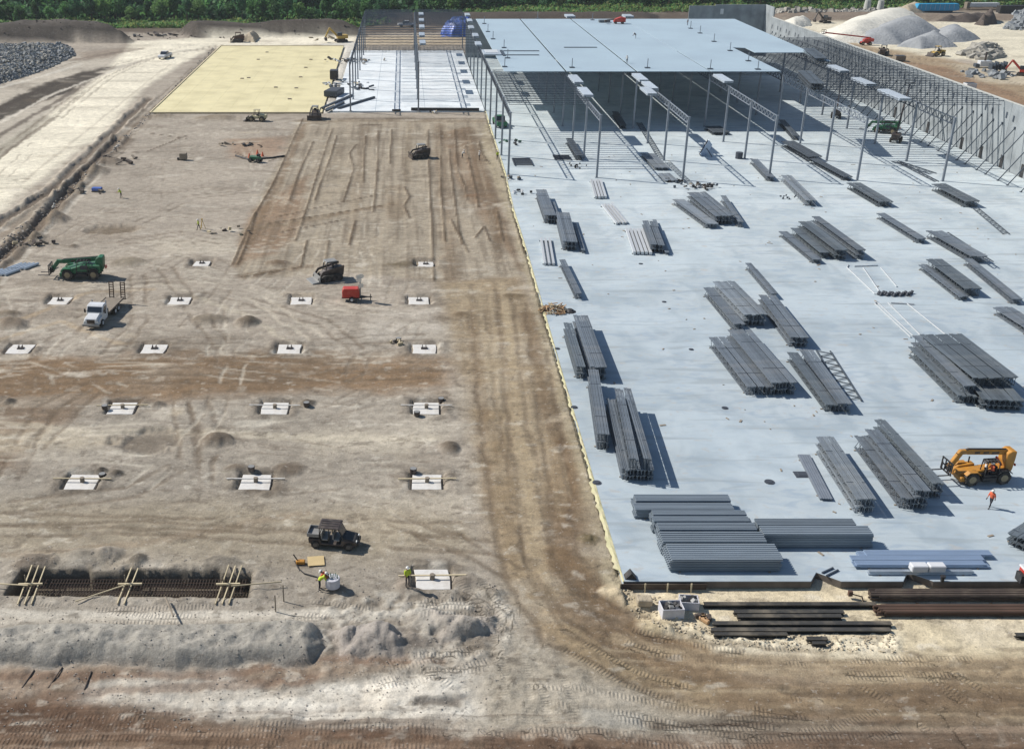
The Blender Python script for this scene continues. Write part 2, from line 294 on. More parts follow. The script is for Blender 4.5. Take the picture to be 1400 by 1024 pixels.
# soil colours: px outline, sRGB, edge softness m, raggedness m, strength
R = [
 ([(-600, 1400), (-600, 470), (640, 470), (650, 760), (640, 1400)], (156, 148, 139), 8, 6, .8),
 ([(-400, 80), (-400, 440), (30, 275), (150, 170), (170, 75)], (184, 175, 164), 8, 4, .9),
 ([(-300, 486), (612, 484), (632, 515), (600, 540), (380, 536), (200, 552), (-300, 545)], (128, 104, 80), 2.2, 2.5, .9),
 ([(-40, 548), (125, 545), (95, 575), (45, 600), (20, 640), (-60, 650)], (122, 102, 84), 1.5, 2, .8),
 ([(-100, 590), (110, 585), (170, 600), (100, 612), (-100, 615)], (196, 184, 166), 1.5, 2, .6),
 ([(405, 592), (560, 585), (620, 600), (560, 622), (430, 615)], (192, 182, 168), 1.5, 2.5, .6),
 ([(500, 425), (610, 420), (620, 455), (510, 462)], (196, 188, 180), 1.5, 2.5, .6),
 ([(200, 330), (300, 325), (330, 345), (230, 350)], (196, 186, 172), 2, 3, .5),
 ([(-300, 690), (620, 690), (660, 760), (-300, 760)], (164, 152, 134), 2.5, 2, .7),
 ([(596, 385), (712, 372), (775, 520), (815, 680), (842, 790), (900, 832), (1060, 872), (1450, 880), (1900, 890), (1900, 985), (1100, 985), (900, 965), (780, 905), (705, 830), (662, 720), (640, 560)], (149, 133, 112), 1.4, .8, .93),
 ([(655, 560), (690, 560), (712, 780), (800, 860), (1000, 930), (1300, 945), (1300, 975), (950, 955), (740, 880), (680, 760)], (152, 133, 108), 1.0, .8, .6),
 ([(755, 600), (790, 600), (800, 720), (790, 770), (900, 850), (1040, 900), (980, 905), (830, 850), (745, 770)], (118, 96, 74), .8, .6, .75),
 ([(640, 940), (700, 850), (770, 900), (900, 960), (1100, 985), (1100, 1015), (650, 1000)], (168, 160, 148), 1.2, 1.0, .7),
 ([(408, 163), (662, 163), (700, 300), (722, 378), (590, 384), (470, 372), (330, 382), (316, 362), (345, 290)], (158, 147, 133), .6, .5, .94),
 ([(603, 180), (640, 175), (668, 240), (700, 330), (716, 372), (655, 300), (620, 240)], (130, 108, 88), 1.0, 1.0, .75),
 ([(340, 292), (420, 240), (412, 310), (380, 345), (322, 362)], (138, 112, 90), 1, 1.0, .7),
 ([(665, 278), (678, 276), (689, 350), (683, 362), (672, 342)], (112, 98, 84), .4, .4, .85),
 ([(525, 255), (552, 252), (560, 290), (545, 302), (528, 298)], (132, 118, 102), .6, .5, .8),
 ([(440, 200), (480, 190), (480, 260), (420, 290)], (158, 146, 130), 1.5, 1, .6),
 ([(310, 190), (392, 188), (385, 215), (318, 215)], (150, 124, 104), 2, 2, .7),
 ([(666, 165), (690, 215), (722, 330), (760, 470), (800, 600), (845, 790), (830, 790), (775, 590), (730, 420), (700, 310), (655, 200)], (172, 160, 138), .5, .5, .8),
 ([(960, 884), (1100, 884), (1900, 890), (1900, 985), (1250, 975), (1050, 940)], (166, 149, 126), 1.5, 1.5, .8),
 ([(836, 788), (1900, 800), (1900, 884), (1240, 886), (1120, 884), (960, 868), (880, 842)], (216, 202, 176), .8, .9, .92),
 ([(960, 858), (1120, 868), (1230, 860), (1230, 890), (980, 884)], (232, 222, 202), .6, .6, .8),
 ([(-300, 830), (680, 832), (700, 880), (640, 960), (-300, 930)], (164, 156, 147), 1.2, 1.0, .85),
 ([(-300, 905), (300, 905), (420, 890), (560, 905), (300, 950), (-300, 960)], (150, 130, 114), .8, .8, .8),
 ([(110, 945), (180, 925), (300, 920), (370, 950), (640, 915), (660, 980), (560, 990), (400, 985), (300, 985), (170, 985)], (232, 226, 218), .8, 1.6, .9),
 ([(500, 935), (545, 920), (545, 975), (490, 970)], (232, 224, 214), .5, .8, .9),
 ([(-300, 965), (180, 960), (330, 990), (560, 992), (640, 1002), (1150, 1000), (1900, 990), (1900, 1500), (-300, 1500)], (106, 82, 66), .8, .9, .9),
 ([(-300, 1010), (1900, 1012), (1900, 1030), (-300, 1030)], (132, 112, 96), .4, .6, .6),
 ([(940, 985), (1120, 970), (1420, 978), (1420, 1000), (1000, 1005)], (118, 104, 92), .6, .7, .6),
 ([(0, 838), (430, 836), (430, 848), (0, 852)], (196, 188, 178), .3, .4, .7),
 ([(-300, 425), (-60, 330), (40, 258), (105, 206), (145, 178), (190, 126), (250, 86), (290, 66), (490, 60), (490, 49), (300, 51), (180, 57), (165, 75), (140, 102), (60, 160), (0, 202), (-200, 320)], (232, 224, 208), 1.5, 1.5, .95),
 ([(-60, 172), (0, 143), (112, 98), (146, 100), (95, 125), (40, 148), (-60, 185)], (70, 63, 57), .7, 1.6, .97),
 ([(-60, 235), (10, 195), (60, 158), (68, 160), (20, 200), (-60, 250)], (120, 112, 102), 1.0, 1.0, .7),
 ([(105, 72), (180, 66), (150, 80), (110, 82)], (140, 126, 114), 3, 3, .7),
 ([(215, 145), (290, 66), (300, 66), (205, 155), (185, 160)], (158, 150, 140), 1.0, .8, .8),
 ([(-300, 430), (20, 300), (150, 200), (195, 150), (205, 158), (160, 205), (60, 300), (10, 380), (-300, 520)], (142, 130, 118), 1.2, 1.5, .7),
 ([(-900, 47), (560, 46), (900, 30), (1050, 24), (2200, 24), (2200, -60), (-900, -60)], (84, 73, 65), 5, 5, .92),
 ([(490, 50), (640, 48), (650, 62), (490, 64)], (182, 166, 144), 4, 3, .8),
 ([(1020, 34), (1080, 22), (1160, 24), (1600, 24), (1600, 105), (1400, 100), (1320, 82), (1250, 80), (1150, 60), (1020, 50)], (222, 214, 196), 4, 5, .9),
 ([(1090, 38), (1160, 58), (1300, 82), (1430, 112), (1600, 160), (1600, 240), (1420, 190), (1320, 130), (1180, 80), (1090, 50)], (158, 138, 114), 3, 2.5, .9),
 ([(1200, 80), (1290, 92), (1420, 140), (1420, 165), (1330, 125), (1250, 100)], (140, 112, 92), 2, 2, .7),
 ([(1300, 88), (1420, 95), (1420, 118), (1340, 112)], (198, 188, 170), 3, 2, .7),
 ([(440, 60), (490, 58), (495, 155), (440, 155)], (206, 202, 196), 1.0, 1.5, .9),
 ([(1040, 16), (1420, 16), (1420, 22), (1040, 22)], (190, 178, 165), 4, 5, .5),
]
# windrows left by the grader (px polylines)
WIND = [[(414, 163), (395, 205), (372, 255), (345, 300), (318, 362)], [(455, 176), (440, 220), (418, 290), (404, 330)], [(461, 186), (452, 215), (430, 275)], [(487, 198), (478, 210), (484, 232), (470, 275)], [(500, 186), (497, 250)], [(518, 180), (515, 250), (511, 290)], [(536, 178), (533, 225)], [(585, 178), (588, 260), (591, 310), (593, 384)], [(602, 180), (603, 260), (609, 330)], [(614, 205), (619, 250), (627, 310), (632, 335)], [(622, 178), (626, 235), (636, 255), (640, 275)], [(637, 200), (646, 240), (655, 285)], [(655, 195), (658, 210), (670, 225)], [(440, 163), (665, 163)], [(460, 172), (600, 170)], [(368, 306), (520, 282)], [(378, 297), (515, 267)], [(330, 379), (410, 366)], [(420, 330), (412, 365)], [(450, 330), (444, 362)], [(486, 302), (478, 335)], [(350, 292), (335, 340), (325, 362)], [(553, 256), (560, 270), (552, 282), (560, 298)], [(428, 195), (408, 240), (396, 275)], [(473, 300), (385, 318)], [(680, 290), (688, 330)], [(705, 300), (716, 345)], [(616, 300), (640, 345)], [(650, 325), (662, 310), (670, 330)], [(165, 210), (200, 208), (255, 186)], [(200, 182), (255, 190)], [(365, 222), (388, 214)], [(320, 208), (345, 220)]]
# tyre and track marks (px polylines); spread m, tread pitch
TRK = [[(700, 1010), (708, 930), (690, 860), (640, 790)], [(770, 1000), (765, 960), (740, 900), (700, 840)], [(640, 1000), (680, 960), (720, 900), (722, 840)], [(650, 990), (700, 990), (800, 990), (920, 1000), (1050, 1000)], [(700, 952), (800, 955), (900, 965), (1000, 985), (1100, 990)], [(855, 917), (900, 935), (945, 942)], [(780, 880), (860, 920), (960, 948), (1100, 960)], [(890, 874), (960, 885), (1060, 900), (1400, 905)], [(860, 862), (940, 884), (1100, 890)], [(960, 895), (1150, 905), (1400, 915)],
       [(40, 835), (200, 852), (430, 850)], [(60, 846), (300, 838), (430, 835)], [(0, 988), (150, 995), (400, 1005), (700, 1012), (1000, 1016), (1400, 1008)], [(0, 1000), (200, 1008), (500, 1014), (800, 1018)], [(0, 1012), (300, 1018), (600, 1022)], [(20, 985), (120, 990), (260, 985)], [(350, 945), (480, 930), (570, 908), (660, 905)], [(420, 945), (520, 928), (600, 915)], [(560, 912), (620, 905), (660, 895), (680, 850)], [(560, 832), (640, 830), (680, 815)], [(575, 838), (650, 842), (690, 820)], [(420, 830), (500, 842), (640, 832)],
       [(610, 920), (640, 935), (640, 960)], [(1240, 1010), (1290, 980), (1320, 960)], [(1180, 920), (1240, 950), (1290, 990), (1310, 1015)], [(1260, 930), (1310, 960), (1330, 1000)], [(1290, 915), (1335, 940)], [(660, 820), (690, 850), (720, 870)], [(740, 800), (780, 850), (850, 890)], [(900, 980), (990, 965), (1060, 975)], [(1050, 1010), (1150, 1000), (1220, 975)]]
# plain wheel ruts without tread
RUT = [[(690, 400), (700, 520), (720, 650), (740, 770), (790, 840), (900, 900), (1100, 925), (1400, 935)], [(730, 420), (745, 540), (765, 660), (775, 760), (830, 830), (960, 880), (1150, 895), (1400, 892)], [(655, 430), (668, 560), (690, 700), (710, 790), (760, 870), (900, 930), (1100, 950), (1400, 955)], [(-50, 505), (200, 498), (600, 500)], [(-50, 522), (250, 518), (600, 512)], [(-50, 726), (200, 720), (450, 735), (640, 745)], [(-50, 708), (250, 715), (600, 722)], [(40, 690), (180, 672), (220, 650)], [(230, 372), (300, 470), (350, 480)], [(190, 380), (190, 440), (160, 475)], [(110, 440), (70, 470), (20, 480)], [(300, 400), (440, 440), (480, 470)], [(340, 400), (420, 455)], [(560, 720), (620, 740), (680, 770)], [(250, 560), (262, 600), (255, 660)], [(275, 560), (285, 610), (275, 660)], [(30, 600), (100, 590), (170, 585)], [(20, 640), (60, 560), (100, 540)], [(60, 600), (95, 560), (115, 545)], [(130, 480), (250, 465), (380, 470), (560, 462)], [(120, 392), (220, 385), (330, 392), (470, 420)], [(180, 330), (240, 320), (300, 330)], [(200, 300), (260, 270), (330, 262)], [(-60, 395), (60, 300), (165, 205)], [(-60, 370), (50, 285), (140, 210)], [(160, 200), (245, 120), (295, 70)], [(145, 205), (215, 140), (270, 90)], [(80, 160), (150, 105), (200, 82), (300, 62)], [(60, 170), (130, 112), (190, 84)], [(-50, 250), (40, 180), (110, 125)], [(1180, 66), (1290, 86), (1400, 118)], [(1190, 74), (1290, 95), (1400, 135)]]

# long streaks: px polyline, half width m, colour, strength
STREAK = [([(340, 314), (430, 299), (540, 279)], 1.3, (124, 108, 90), .75), ([(335, 377), (425, 364)], 1.1, (110, 94, 78), .8), ([(420, 165), (380, 250), (325, 362)], 1.0, (128, 108, 88), .7), ([(600, 170), (606, 260), (618, 380)], 1.6, (118, 100, 82), .6), ([(640, 175), (662, 240), (690, 330)], 1.8, (116, 98, 80), .6), ([(560, 168), (556, 250)], 1.0, (130, 116, 98), .5), ([(500, 175), (488, 260), (478, 330)], 1.2, (134, 118, 100), .45), ([(410, 166), (660, 166)], 1.4, (126, 110, 92), .6), ([(-40, 166), (20, 138), (80, 110), (150, 93)], 2.2, (68, 60, 54), .9), ([(0, 168), (70, 130), (150, 99), (190, 84)], .7, (214, 206, 196), .8), ([(-20, 196), (60, 150), (118, 114)], .9, (96, 86, 78), .8), ([(-20, 228), (40, 186), (76, 160)], .7, (110, 100, 90), .7), ([(100, 82), (150, 74), (200, 66)], 2.0, (112, 98, 88), .7), ([(150, 95), (240, 72), (300, 64)], 1.6, (176, 168, 158), .7), ([(60, 160), (160, 88), (260, 62)], .5, (168, 158, 146), .6), ([(30, 250), (130, 170), (230, 90)], .4, (190, 180, 166), .6), ([(0, 120), (60, 104), (110, 88)], 1.0, (206, 200, 192), .7), ([(10, 112), (80, 92), (170, 68)], .6, (120, 110, 100), .5),
          ([(-20, 410), (40, 330), (110, 250), (180, 190)], 1.0, (118, 106, 94), .7), ([(0, 390), (70, 310), (140, 235)], .5, (200, 192, 182), .6), ([(20, 440), (120, 400), (210, 395)], .5, (182, 160, 132), .5), ([(-20, 470), (80, 440), (170, 470)], .6, (176, 156, 130), .5), ([(240, 395), (330, 430), (400, 470)], .5, (196, 186, 170), .5), ([(0, 578), (120, 590), (230, 588), (420, 600), (600, 600)], .8, (202, 192, 176), .5), ([(0, 760), (200, 742), (420, 700)], .5, (140, 122, 104), .4), ([(-20, 838), (200, 842), (430, 838), (640, 826)], .5, (206, 199, 190), .8), ([(0, 925), (300, 922), (460, 900), (600, 905)], .5, (128, 106, 92), .7), ([(60, 952), (250, 940), (420, 930)], .6, (120, 98, 84), .6), ([(640, 1000), (660, 930), (700, 850), (650, 790)], .8, (176, 168, 158), .6), ([(780, 830), (860, 880), (1000, 925), (1400, 945)], 1.2, (116, 94, 74), .55), ([(850, 870), (1000, 905), (1400, 915)], .8, (178, 160, 136), .6), ([(1000, 955), (1200, 962), (1400, 956)], .9, (122, 102, 84), .5), ([(720, 430), (750, 560), (775, 680), (770, 780)], .9, (118, 98, 78), .55), ([(640, 420), (655, 560), (670, 700)], .7, (124, 106, 88), .45), ([(690, 420), (705, 560), (728, 700), (740, 800)], .7, (176, 158, 132), .5),
          ([(900, 985), (1000, 975), (1100, 972)], .5, (90, 80, 72), .6), ([(1200, 990), (1260, 950), (1300, 920)], .5, (116, 98, 82), .5), ([(440, 885), (560, 870), (680, 870)], .7, (120, 110, 102), .5), ([(480, 845), (560, 838), (690, 850)], .4, (208, 202, 194), .7)]
def w2(pts, z=GZ): return [W(x, y, z) for x, y in pts]
def ground_fields(X, Y):
    # gentle swell plus levels
    n1 = fbm(X, Y, 14, 4, 3); n2 = fbm(X, Y, 2.4, 4, 11); n3 = fbm(X * .35, Y, 3.0, 5, 23); n4 = fbm(X, Y, .6, 3, 31)
    ntex = fbm(X * .5, Y, 6.0, 6, 41, .62)
    Z = np.full(X.shape, GZ) + .05 * n1 + .045 * n2 + .02 * n4 * sstep(220, 120, Y)
    edge = np.interp(Y, [p[1] for p in SLAB_EDGE], [p[0] for p in SLAB_EDGE])
    front = sstep(72.5, 69.5, Y) * sstep(11, 18, X); Z -= .5 * front
    col = np.empty(X.shape + (3,)); col[:] = A(166, 156, 146)
    def mix(c, w):
        c = np.array(A(*c)); col[:] = col * (1 - w[..., None]) + c * w[..., None]
    def near(pts, m):
        a = np.array(pts); return (X > a[:, 0].min() - m) & (X < a[:, 0].max() + m) & (Y > a[:, 1].min() - m) & (Y < a[:, 1].max() + m)
    for pts, c, soft, rag, st in R:
        P_ = w2(pts); k = near(P_, soft + rag + 1)
        if not k.any(): continue
        sd = poly_sd(X[k], Y[k], P_) + rag * (.6 * n2[k] + .9 * ntex[k])
        w = np.zeros(X.shape); w[k] = sstep(soft, -soft, sd) * st; mix(c, w)
    # streaky pale and dark scuffs dragged along the ground
    s1 = sstep(.12, .5, n3) * (.35 + .65 * sstep(-.2, .4, n1)); mix((196, 187, 175), .34 * s1)
    s2 = sstep(.15, .55, fbm(X * .3, Y, 4.5, 5, 57)); mix((112, 98, 84), .34 * s2)
    s3 = sstep(.25, .6, fbm(X, Y, 1.1, 4, 71)) * sstep(260, 100, Y); mix((110, 100, 90), .28 * s3)
    s4 = sstep(.3, .62, fbm(X, Y, 1.3, 4, 83)) * sstep(260, 100, Y); mix((205, 197, 186), .28 * s4)
    rough = fbm(X, Y, 1.0, 4, 91)
    for l, hw, c, st in STREAK:
        P_ = w2(l); k = near(P_, hw * 3 + 1)
        if not k.any(): continue
        d, u, off = line_d(X[k] + .5 * n2[k], Y[k] + .5 * n2[k], P_); ww = np.zeros(X.shape)
        ww[k] = sstep(hw * 1.3, hw * .3, d + hw * (.7 * ntex[k] + .5 * rough[k])) * st; mix(c, ww)
    s5 = sstep(.32, .5, fbm(X * .6, Y, .9, 5, 151, .6)) * sstep(200, 90, Y); mix((98, 88, 78), .5 * s5)
    s6 = sstep(.34, .52, fbm(X * .6, Y, 1.4, 5, 157, .6)) * sstep(200, 90, Y); mix((220, 213, 203), .36 * s6)
    col *= (1 + .26 * ntex + .1 * n4)[..., None]
    fr = sstep(67, 62, Y) * sstep(22, 8, X)
    sp_ = w2([(838, 812), (900, 822), (1000, 862), (1235, 856), (1232, 888), (1000, 878), (880, 858)]); k = near(sp_, 3); w = np.zeros(X.shape); w[k] = sstep(.4, -.8, poly_sd(X[k], Y[k], sp_)); Z += w * (.3 * np.clip(rough + .1, -.2, 1) + .12 * n4); mix((236, 226, 206), .5 * w * sstep(0, .4, rough)); mix((170, 152, 126), .4 * w * sstep(-.1, -.45, rough))
    Z += fr * (.14 * rough + .18 * n2); ch_ = w2([(430, 806), (600, 806), (690, 800), (720, 850), (680, 910), (560, 915), (420, 900)]); k = near(ch_, 3); w = np.zeros(X.shape); w[k] = sstep(.6, -1.2, poly_sd(X[k], Y[k], ch_)); g = fbm(X, Y, .9, 4, 171); Z += w * (.26 * g + .1 * n4); mix((204, 198, 190), .55 * w * sstep(.05, .4, g)); mix((116, 106, 96), .5 * w * sstep(-.1, -.45, g))
    # ruts, windrows, treads
    tm = np.zeros(X.shape); tu = np.zeros(X.shape)
    for i, l in enumerate(RUT):
        P_ = w2(l); k = near(P_, 3)
        if not k.any(): continue
        d, u, off = line_d(X[k] + .5 * n2[k], Y[k] + .5 * n2[k], P_)
        w = sstep(.45, .1, np.abs(np.abs(off) - .95)) * (d < 2.2) * sstep(-.7, .0, n2[k] + .3 * np.sin(u * .2 + i))
        far = np.clip(Y[k] / 150, .8, 2.5); Z[k] -= .05 * w * far
        ww = np.zeros(X.shape); ww[k] = w; mix((104, 90, 76) if i % 4 or i < 12 else (200, 190, 176), .5 * ww)
    rr = random.Random(5)
    for i in range(190):                               # faint wandering wheel tracks over the whole left field and the apron
        y = rr.uniform(82, 250); x = rr.uniform(-75, 2 if y < 175 else 14); a = rr.choice([0, 0, .2, -.3, 1.3, 1.7, 2.6]) + rr.gauss(0, .25); P_ = [(x, y)]; cv = rr.gauss(0, .06)
        for j in range(rr.randint(5, 12)): x += 3.2 * math.cos(a); y += 3.2 * math.sin(a); a += cv; P_.append((x, y))
        k = near(P_, 2.5)
        if not k.any(): continue
        d, u, off = line_d(X[k] + .4 * n2[k], Y[k] + .4 * n2[k], P_); g = rr.choice([.8, .95, 1.1])
        w = sstep(.3, .08, np.abs(np.abs(off) - g)) * (d < 2) * sstep(-.3, .35, n2[k] + .5 * np.sin(u * .5 + i)); Z[k] -= .04 * w
        ww = np.zeros(X.shape); ww[k] = w; ww *= sstep(6, 0, X) if y < 175 else 1; mix((124, 112, 100) if i % 5 < 3 else (204, 196, 184), .42 * ww)
    for i in range(150):                              # blade scrapes and spilled fines
        x, y = rr.uniform(-75, 16), rr.uniform(80, 252); a, b = rr.uniform(.8, 4.5), rr.uniform(.4, 1.6); t = rr.gauss(0, .3)
        k = (np.abs(X - x) < a * 2.2) & (np.abs(Y - y) < a * 2.2)
        if not k.any(): continue
        dx, dy = X[k] - x, Y[k] - y; q = np.hypot((dx * math.cos(t) + dy * math.sin(t)) / a, (dy * math.cos(t) - dx * math.sin(t)) / b) + .6 * n2[k] + .5 * rough[k]
        ww = np.zeros(X.shape); ww[k] = sstep(1.1, .3, q); mix(rr.choice([(206, 199, 189), (212, 204, 194), (122, 111, 100), (108, 96, 84), (186, 172, 154)]), rr.uniform(.3, .6) * ww)
        Z[k] += .06 * sstep(1, .3, q) * rough[k]
    for l in WIND:
        P_ = w2(l); k = near(P_, 3)
        if not k.any(): continue
        d, u, off = line_d(X[k] + .09 * n2[k], Y[k] + .09 * n2[k], P_)
        w = sstep(.3, .03, d) * sstep(-.9, -.4, n2[k] + .2); Z[k] += .17 * w
        ww = np.zeros(X.shape); ww[k] = sstep(.3, .1, d + .06 * rough[k]); mix((84, 70, 57), .8 * ww)
    # fine lines of the grader in the graded field and along the lane
    gp = w2([(408, 163), (662, 163), (722, 378), (590, 384), (330, 382), (316, 362)])
    k = near(gp, 2); w = np.zeros(X.shape); w[k] = sstep(.5, -1.5, poly_sd(X[k], Y[k], gp))
    gl = fbm(X * 3.2, Y * .12, 2.2, 4, 101); mix((106, 93, 80), .42 * w * sstep(.05, .45, gl)); mix((176, 163, 146), .35 * w * sstep(-.05, -.45, gl)); Z += .05 * w * gl
    lp = w2([(600, 390), (712, 376), (815, 690), (840, 785), (720, 800), (660, 700)])
    k = near(lp, 2); w = np.zeros(X.shape); w[k] = sstep(.5, -2.5, poly_sd(X[k], Y[k], lp)); gl = fbm(X * 2.2 - Y * .05, Y * .1, 2.2, 4, 103)
    mix((120, 102, 82), .34 * w * sstep(.05, .45, gl)); mix((182, 166, 142), .32 * w * sstep(-.05, -.45, gl))
    rp = w2([(800, 870), (1000, 880), (1900, 892), (1900, 1000), (1100, 990), (900, 960)])
    k = near(rp, 2); w = np.zeros(X.shape); w[k] = sstep(.5, -1.5, poly_sd(X[k], Y[k], rp)); gl = fbm(X * .16 + Y * .02, Y * 2.4, 1.6, 5, 107)
    mix((118, 100, 82), .36 * w * sstep(.05, .45, gl)); mix((192, 177, 154), .34 * w * sstep(-.05, -.45, gl)); Z += .035 * w * gl
    rp = w2([(-300, 960), (1900, 985), (1900, 1300), (-300, 1300)])
    k = near(rp, 2); w = np.zeros(X.shape); w[k] = sstep(.4, -.6, poly_sd(X[k], Y[k], rp)); gl = fbm(X * .14 + Y * .03, Y * 3.0, 1.4, 5, 109)
    mix((82, 62, 50), .5 * w * sstep(.05, .4, gl)); mix((166, 146, 130), .42 * w * sstep(-.08, -.45, gl)); Z += .05 * w * gl
    for i, l in enumerate(TRK):
        P_ = w2(l); k = near(P_, 2.5)
        if not k.any(): continue
        d, u, off = line_d(X[k], Y[k], P_)
        m = sstep(.42, .14, np.abs(np.abs(off) - .85)) * (d < 1.6) * sstep(-.35, .35, n2[k] + rough[k] * .8 + .5 * np.sin(u * .4 + i))
        b = tm[k] < m; t = tm[k]; t[b] = m[b]; tm[k] = t; t = tu[k]; t[b] = u[b]; tu[k] = t
        Z[k] -= .02 * m
    tl = np.interp(X, [-400, -30, 30, 120, 250, 400], [416, 418, 456, 492, 505, 520]); mix((72, 84, 48), sstep(0, 22, Y + 8 * n1 - tl) * .9)
    # heaps, hollows and spoil banks
    for px, py, r, h, c, asp in MOUNDS:
        cx, cy = W(px, py); k = (np.abs(X - cx) < r * asp * 1.7) & (np.abs(Y - cy) < r * 1.7)
        if not k.any(): continue
        q = np.hypot((X[k] - cx) / asp, Y[k] - cy) / r + .34 * n2[k] + .34 * rough[k]
        b = np.clip(1 - q, 0, 1) ** .8; Z[k] += h * b * (1 + .18 * rough[k]) if h > 0 else h * sstep(0, .5, b)
        w = np.zeros(X.shape); w[k] = sstep(1.25, .35, q) * .8; mix(c, w)
    for pts, h, soft, c in BERMS:
        P_ = w2(pts); k = near(P_, soft + 2)
        if not k.any(): continue
        fr_ = 1.0 if soft < 5 else .0
        sd = poly_sd(X[k], Y[k], P_) + (.34 * soft) * (n2[k] * fr_ + .5 * rough[k] * fr_ + (1 - fr_) * n1[k])
        b = np.clip(-sd / soft, 0, 1); b = b * (2 - b); Z[k] += h * b * (1 + (.16 * n2[k] + .16 * rough[k]) * fr_ + .35 * n1[k] * (1 - fr_))
        w = np.zeros(X.shape); w[k] = sstep(.5, -.5, sd / min(soft, 2) + .5 * ntex[k]) * .85; mix(c, w)
        if h > 1.5 and soft < 3:
            g = fbm(X, Y, .45, 3, 131); w2_ = w * sstep(.1, .5, g); mix((100, 98, 97), .5 * w2_); mix((196, 192, 186), .55 * w * sstep(-.05, -.45, g)); Z += w * (.22 * g + .16 * rough)
    # ditch along the left edge of the site
    for l, wd, dp in (([(-20, 372), (50, 308), (125, 225), (160, 190)], 1.2, .6), ([(-40, 330), (70, 262), (150, 185), (205, 135)], 1.0, .3)):
        P_ = w2(l); k = near(P_, 8); d, u, off = line_d(X[k] + .6 * n2[k], Y[k], P_)
        Z[k] += -dp * sstep(wd, wd * .4, d) + .38 * sstep(wd * 2.3, wd * 1.5, d) * sstep(wd * .9, wd * 1.3, d) * (.5 + .9 * np.clip(n2[k] + .4, 0, 1))
        w = np.zeros(X.shape); w[k] = sstep(wd * 1.1, wd * .5, d); mix((102, 90, 80), .8 * w)
    # excavated footings: level pocket under each pad, soft shoulders
    for fx, fy, nr in FOOT:
        k = (np.abs(X - fx) < 4.5) & (np.abs(Y - fy) < 4.5); hx, hy = 1.5, 1.42
        q = np.maximum(np.abs(X[k] - fx) - hx, np.abs(Y[k] - fy) - hy) + .1 * rough[k]
        Z[k] = Z[k] * sstep(0, .14, q) + (GZ - .36) * (1 - sstep(0, .14, q)) + .16 * sstep(.2, .5, q) * sstep(1.6, .7, q) * (.4 + rough[k])
        w = np.zeros(X.shape); w[k] = sstep(2.0, .2, q) * sstep(-.2, .4, rough[k] + .2); mix((104, 95, 87), .6 * w)
        w[k] = sstep(1.2, .2, q) * sstep(.15, .5, n2[k]); mix((208, 202, 194), .6 * w)
    sd = poly_sd(X, Y, TRENCH) + .12 * rough; t = sstep(.15, -.25, sd); Z = Z * (1 - t) + (-1.55) * t
    mix((96, 88, 78), sstep(.4, -.1, sd) * .8)
    lip = sstep(.2, .5, sd) * sstep(1.7, .7, sd); Z += .25 * lip * np.clip(rough + .35, 0, 1); mix((196, 188, 178), .6 * lip * sstep(0, .5, n2))
    # the ground stays below the floors
    inslab = (X > edge - .25) & (X < 112) & (Y > 69.75) & (Y < 352)
    mid = (X > -16.7) & (X < 19.6) & (Y > 259.8) & (Y < 364); ypad = (X > -58.9) & (X < -18.6) & (Y > 257.9) & (Y < 374.5)
    Z = np.where(inslab | mid | ypad, np.minimum(Z, -.55), Z)
    Z = np.minimum(Z, np.where((X > edge - 1.5) & (X <= edge) & (Y > 69) & (Y < 262), -.06, 99))
    Z = np.where(Y < 69.75, np.where((X > 16.5) & (Y > 66), np.minimum(Z, -.5), Z), Z)
    return Z, np.clip(col * np.array([1.15, 1.145, 1.07]), .012, .8), tm, tu, inslab
ZZ, CC, TM, TU, INS = ground_fields(XX, YY)
nr, nc = XX.shape
idx = np.arange(nr * nc).reshape(nr, nc)
q = np.stack([idx[:-1, :-1], idx[:-1, 1:], idx[1:, 1:], idx[1:, :-1]], -1).reshape(-1, 4)
deep = ((XX > 22) & (XX < 109) & (YY > 74) & (YY < 345)).reshape(-1)
q = q[~deep[q].all(1)]
used = np.zeros(nr * nc, bool); used[q.reshape(-1)] = True; remap = np.cumsum(used) - 1
vv = np.stack([XX, YY, ZZ], -1).reshape(-1, 3)[used]; qq = remap[q]
gm = bpy.data.meshes.new('ground'); gm.vertices.add(len(vv)); gm.vertices.foreach_set('co', vv.astype(np.float32).ravel())
gm.loops.add(qq.size); gm.loops.foreach_set('vertex_index', qq.astype(np.int32).ravel())
gm.polygons.add(len(qq)); gm.polygons.foreach_set('loop_start', (np.arange(len(qq)) * 4).astype(np.int32))
gm.update(calc_edges=True); gm.polygons.foreach_set('use_smooth', np.ones(len(qq), bool))
def attr(name, typ, data, fld):
    a = gm.attributes.new(name, typ, 'POINT'); a.data.foreach_set(fld, data.astype(np.float32).ravel())
attr('soil', 'FLOAT_COLOR', np.concatenate([CC, np.ones(CC.shape[:2] + (1,))], -1).reshape(-1, 4)[used], 'color')
attr('tread', 'FLOAT', TM.reshape(-1)[used], 'value'); attr('along', 'FLOAT', TU.reshape(-1)[used], 'value')
ground = link('ground', gm); props(ground, kind='structure')
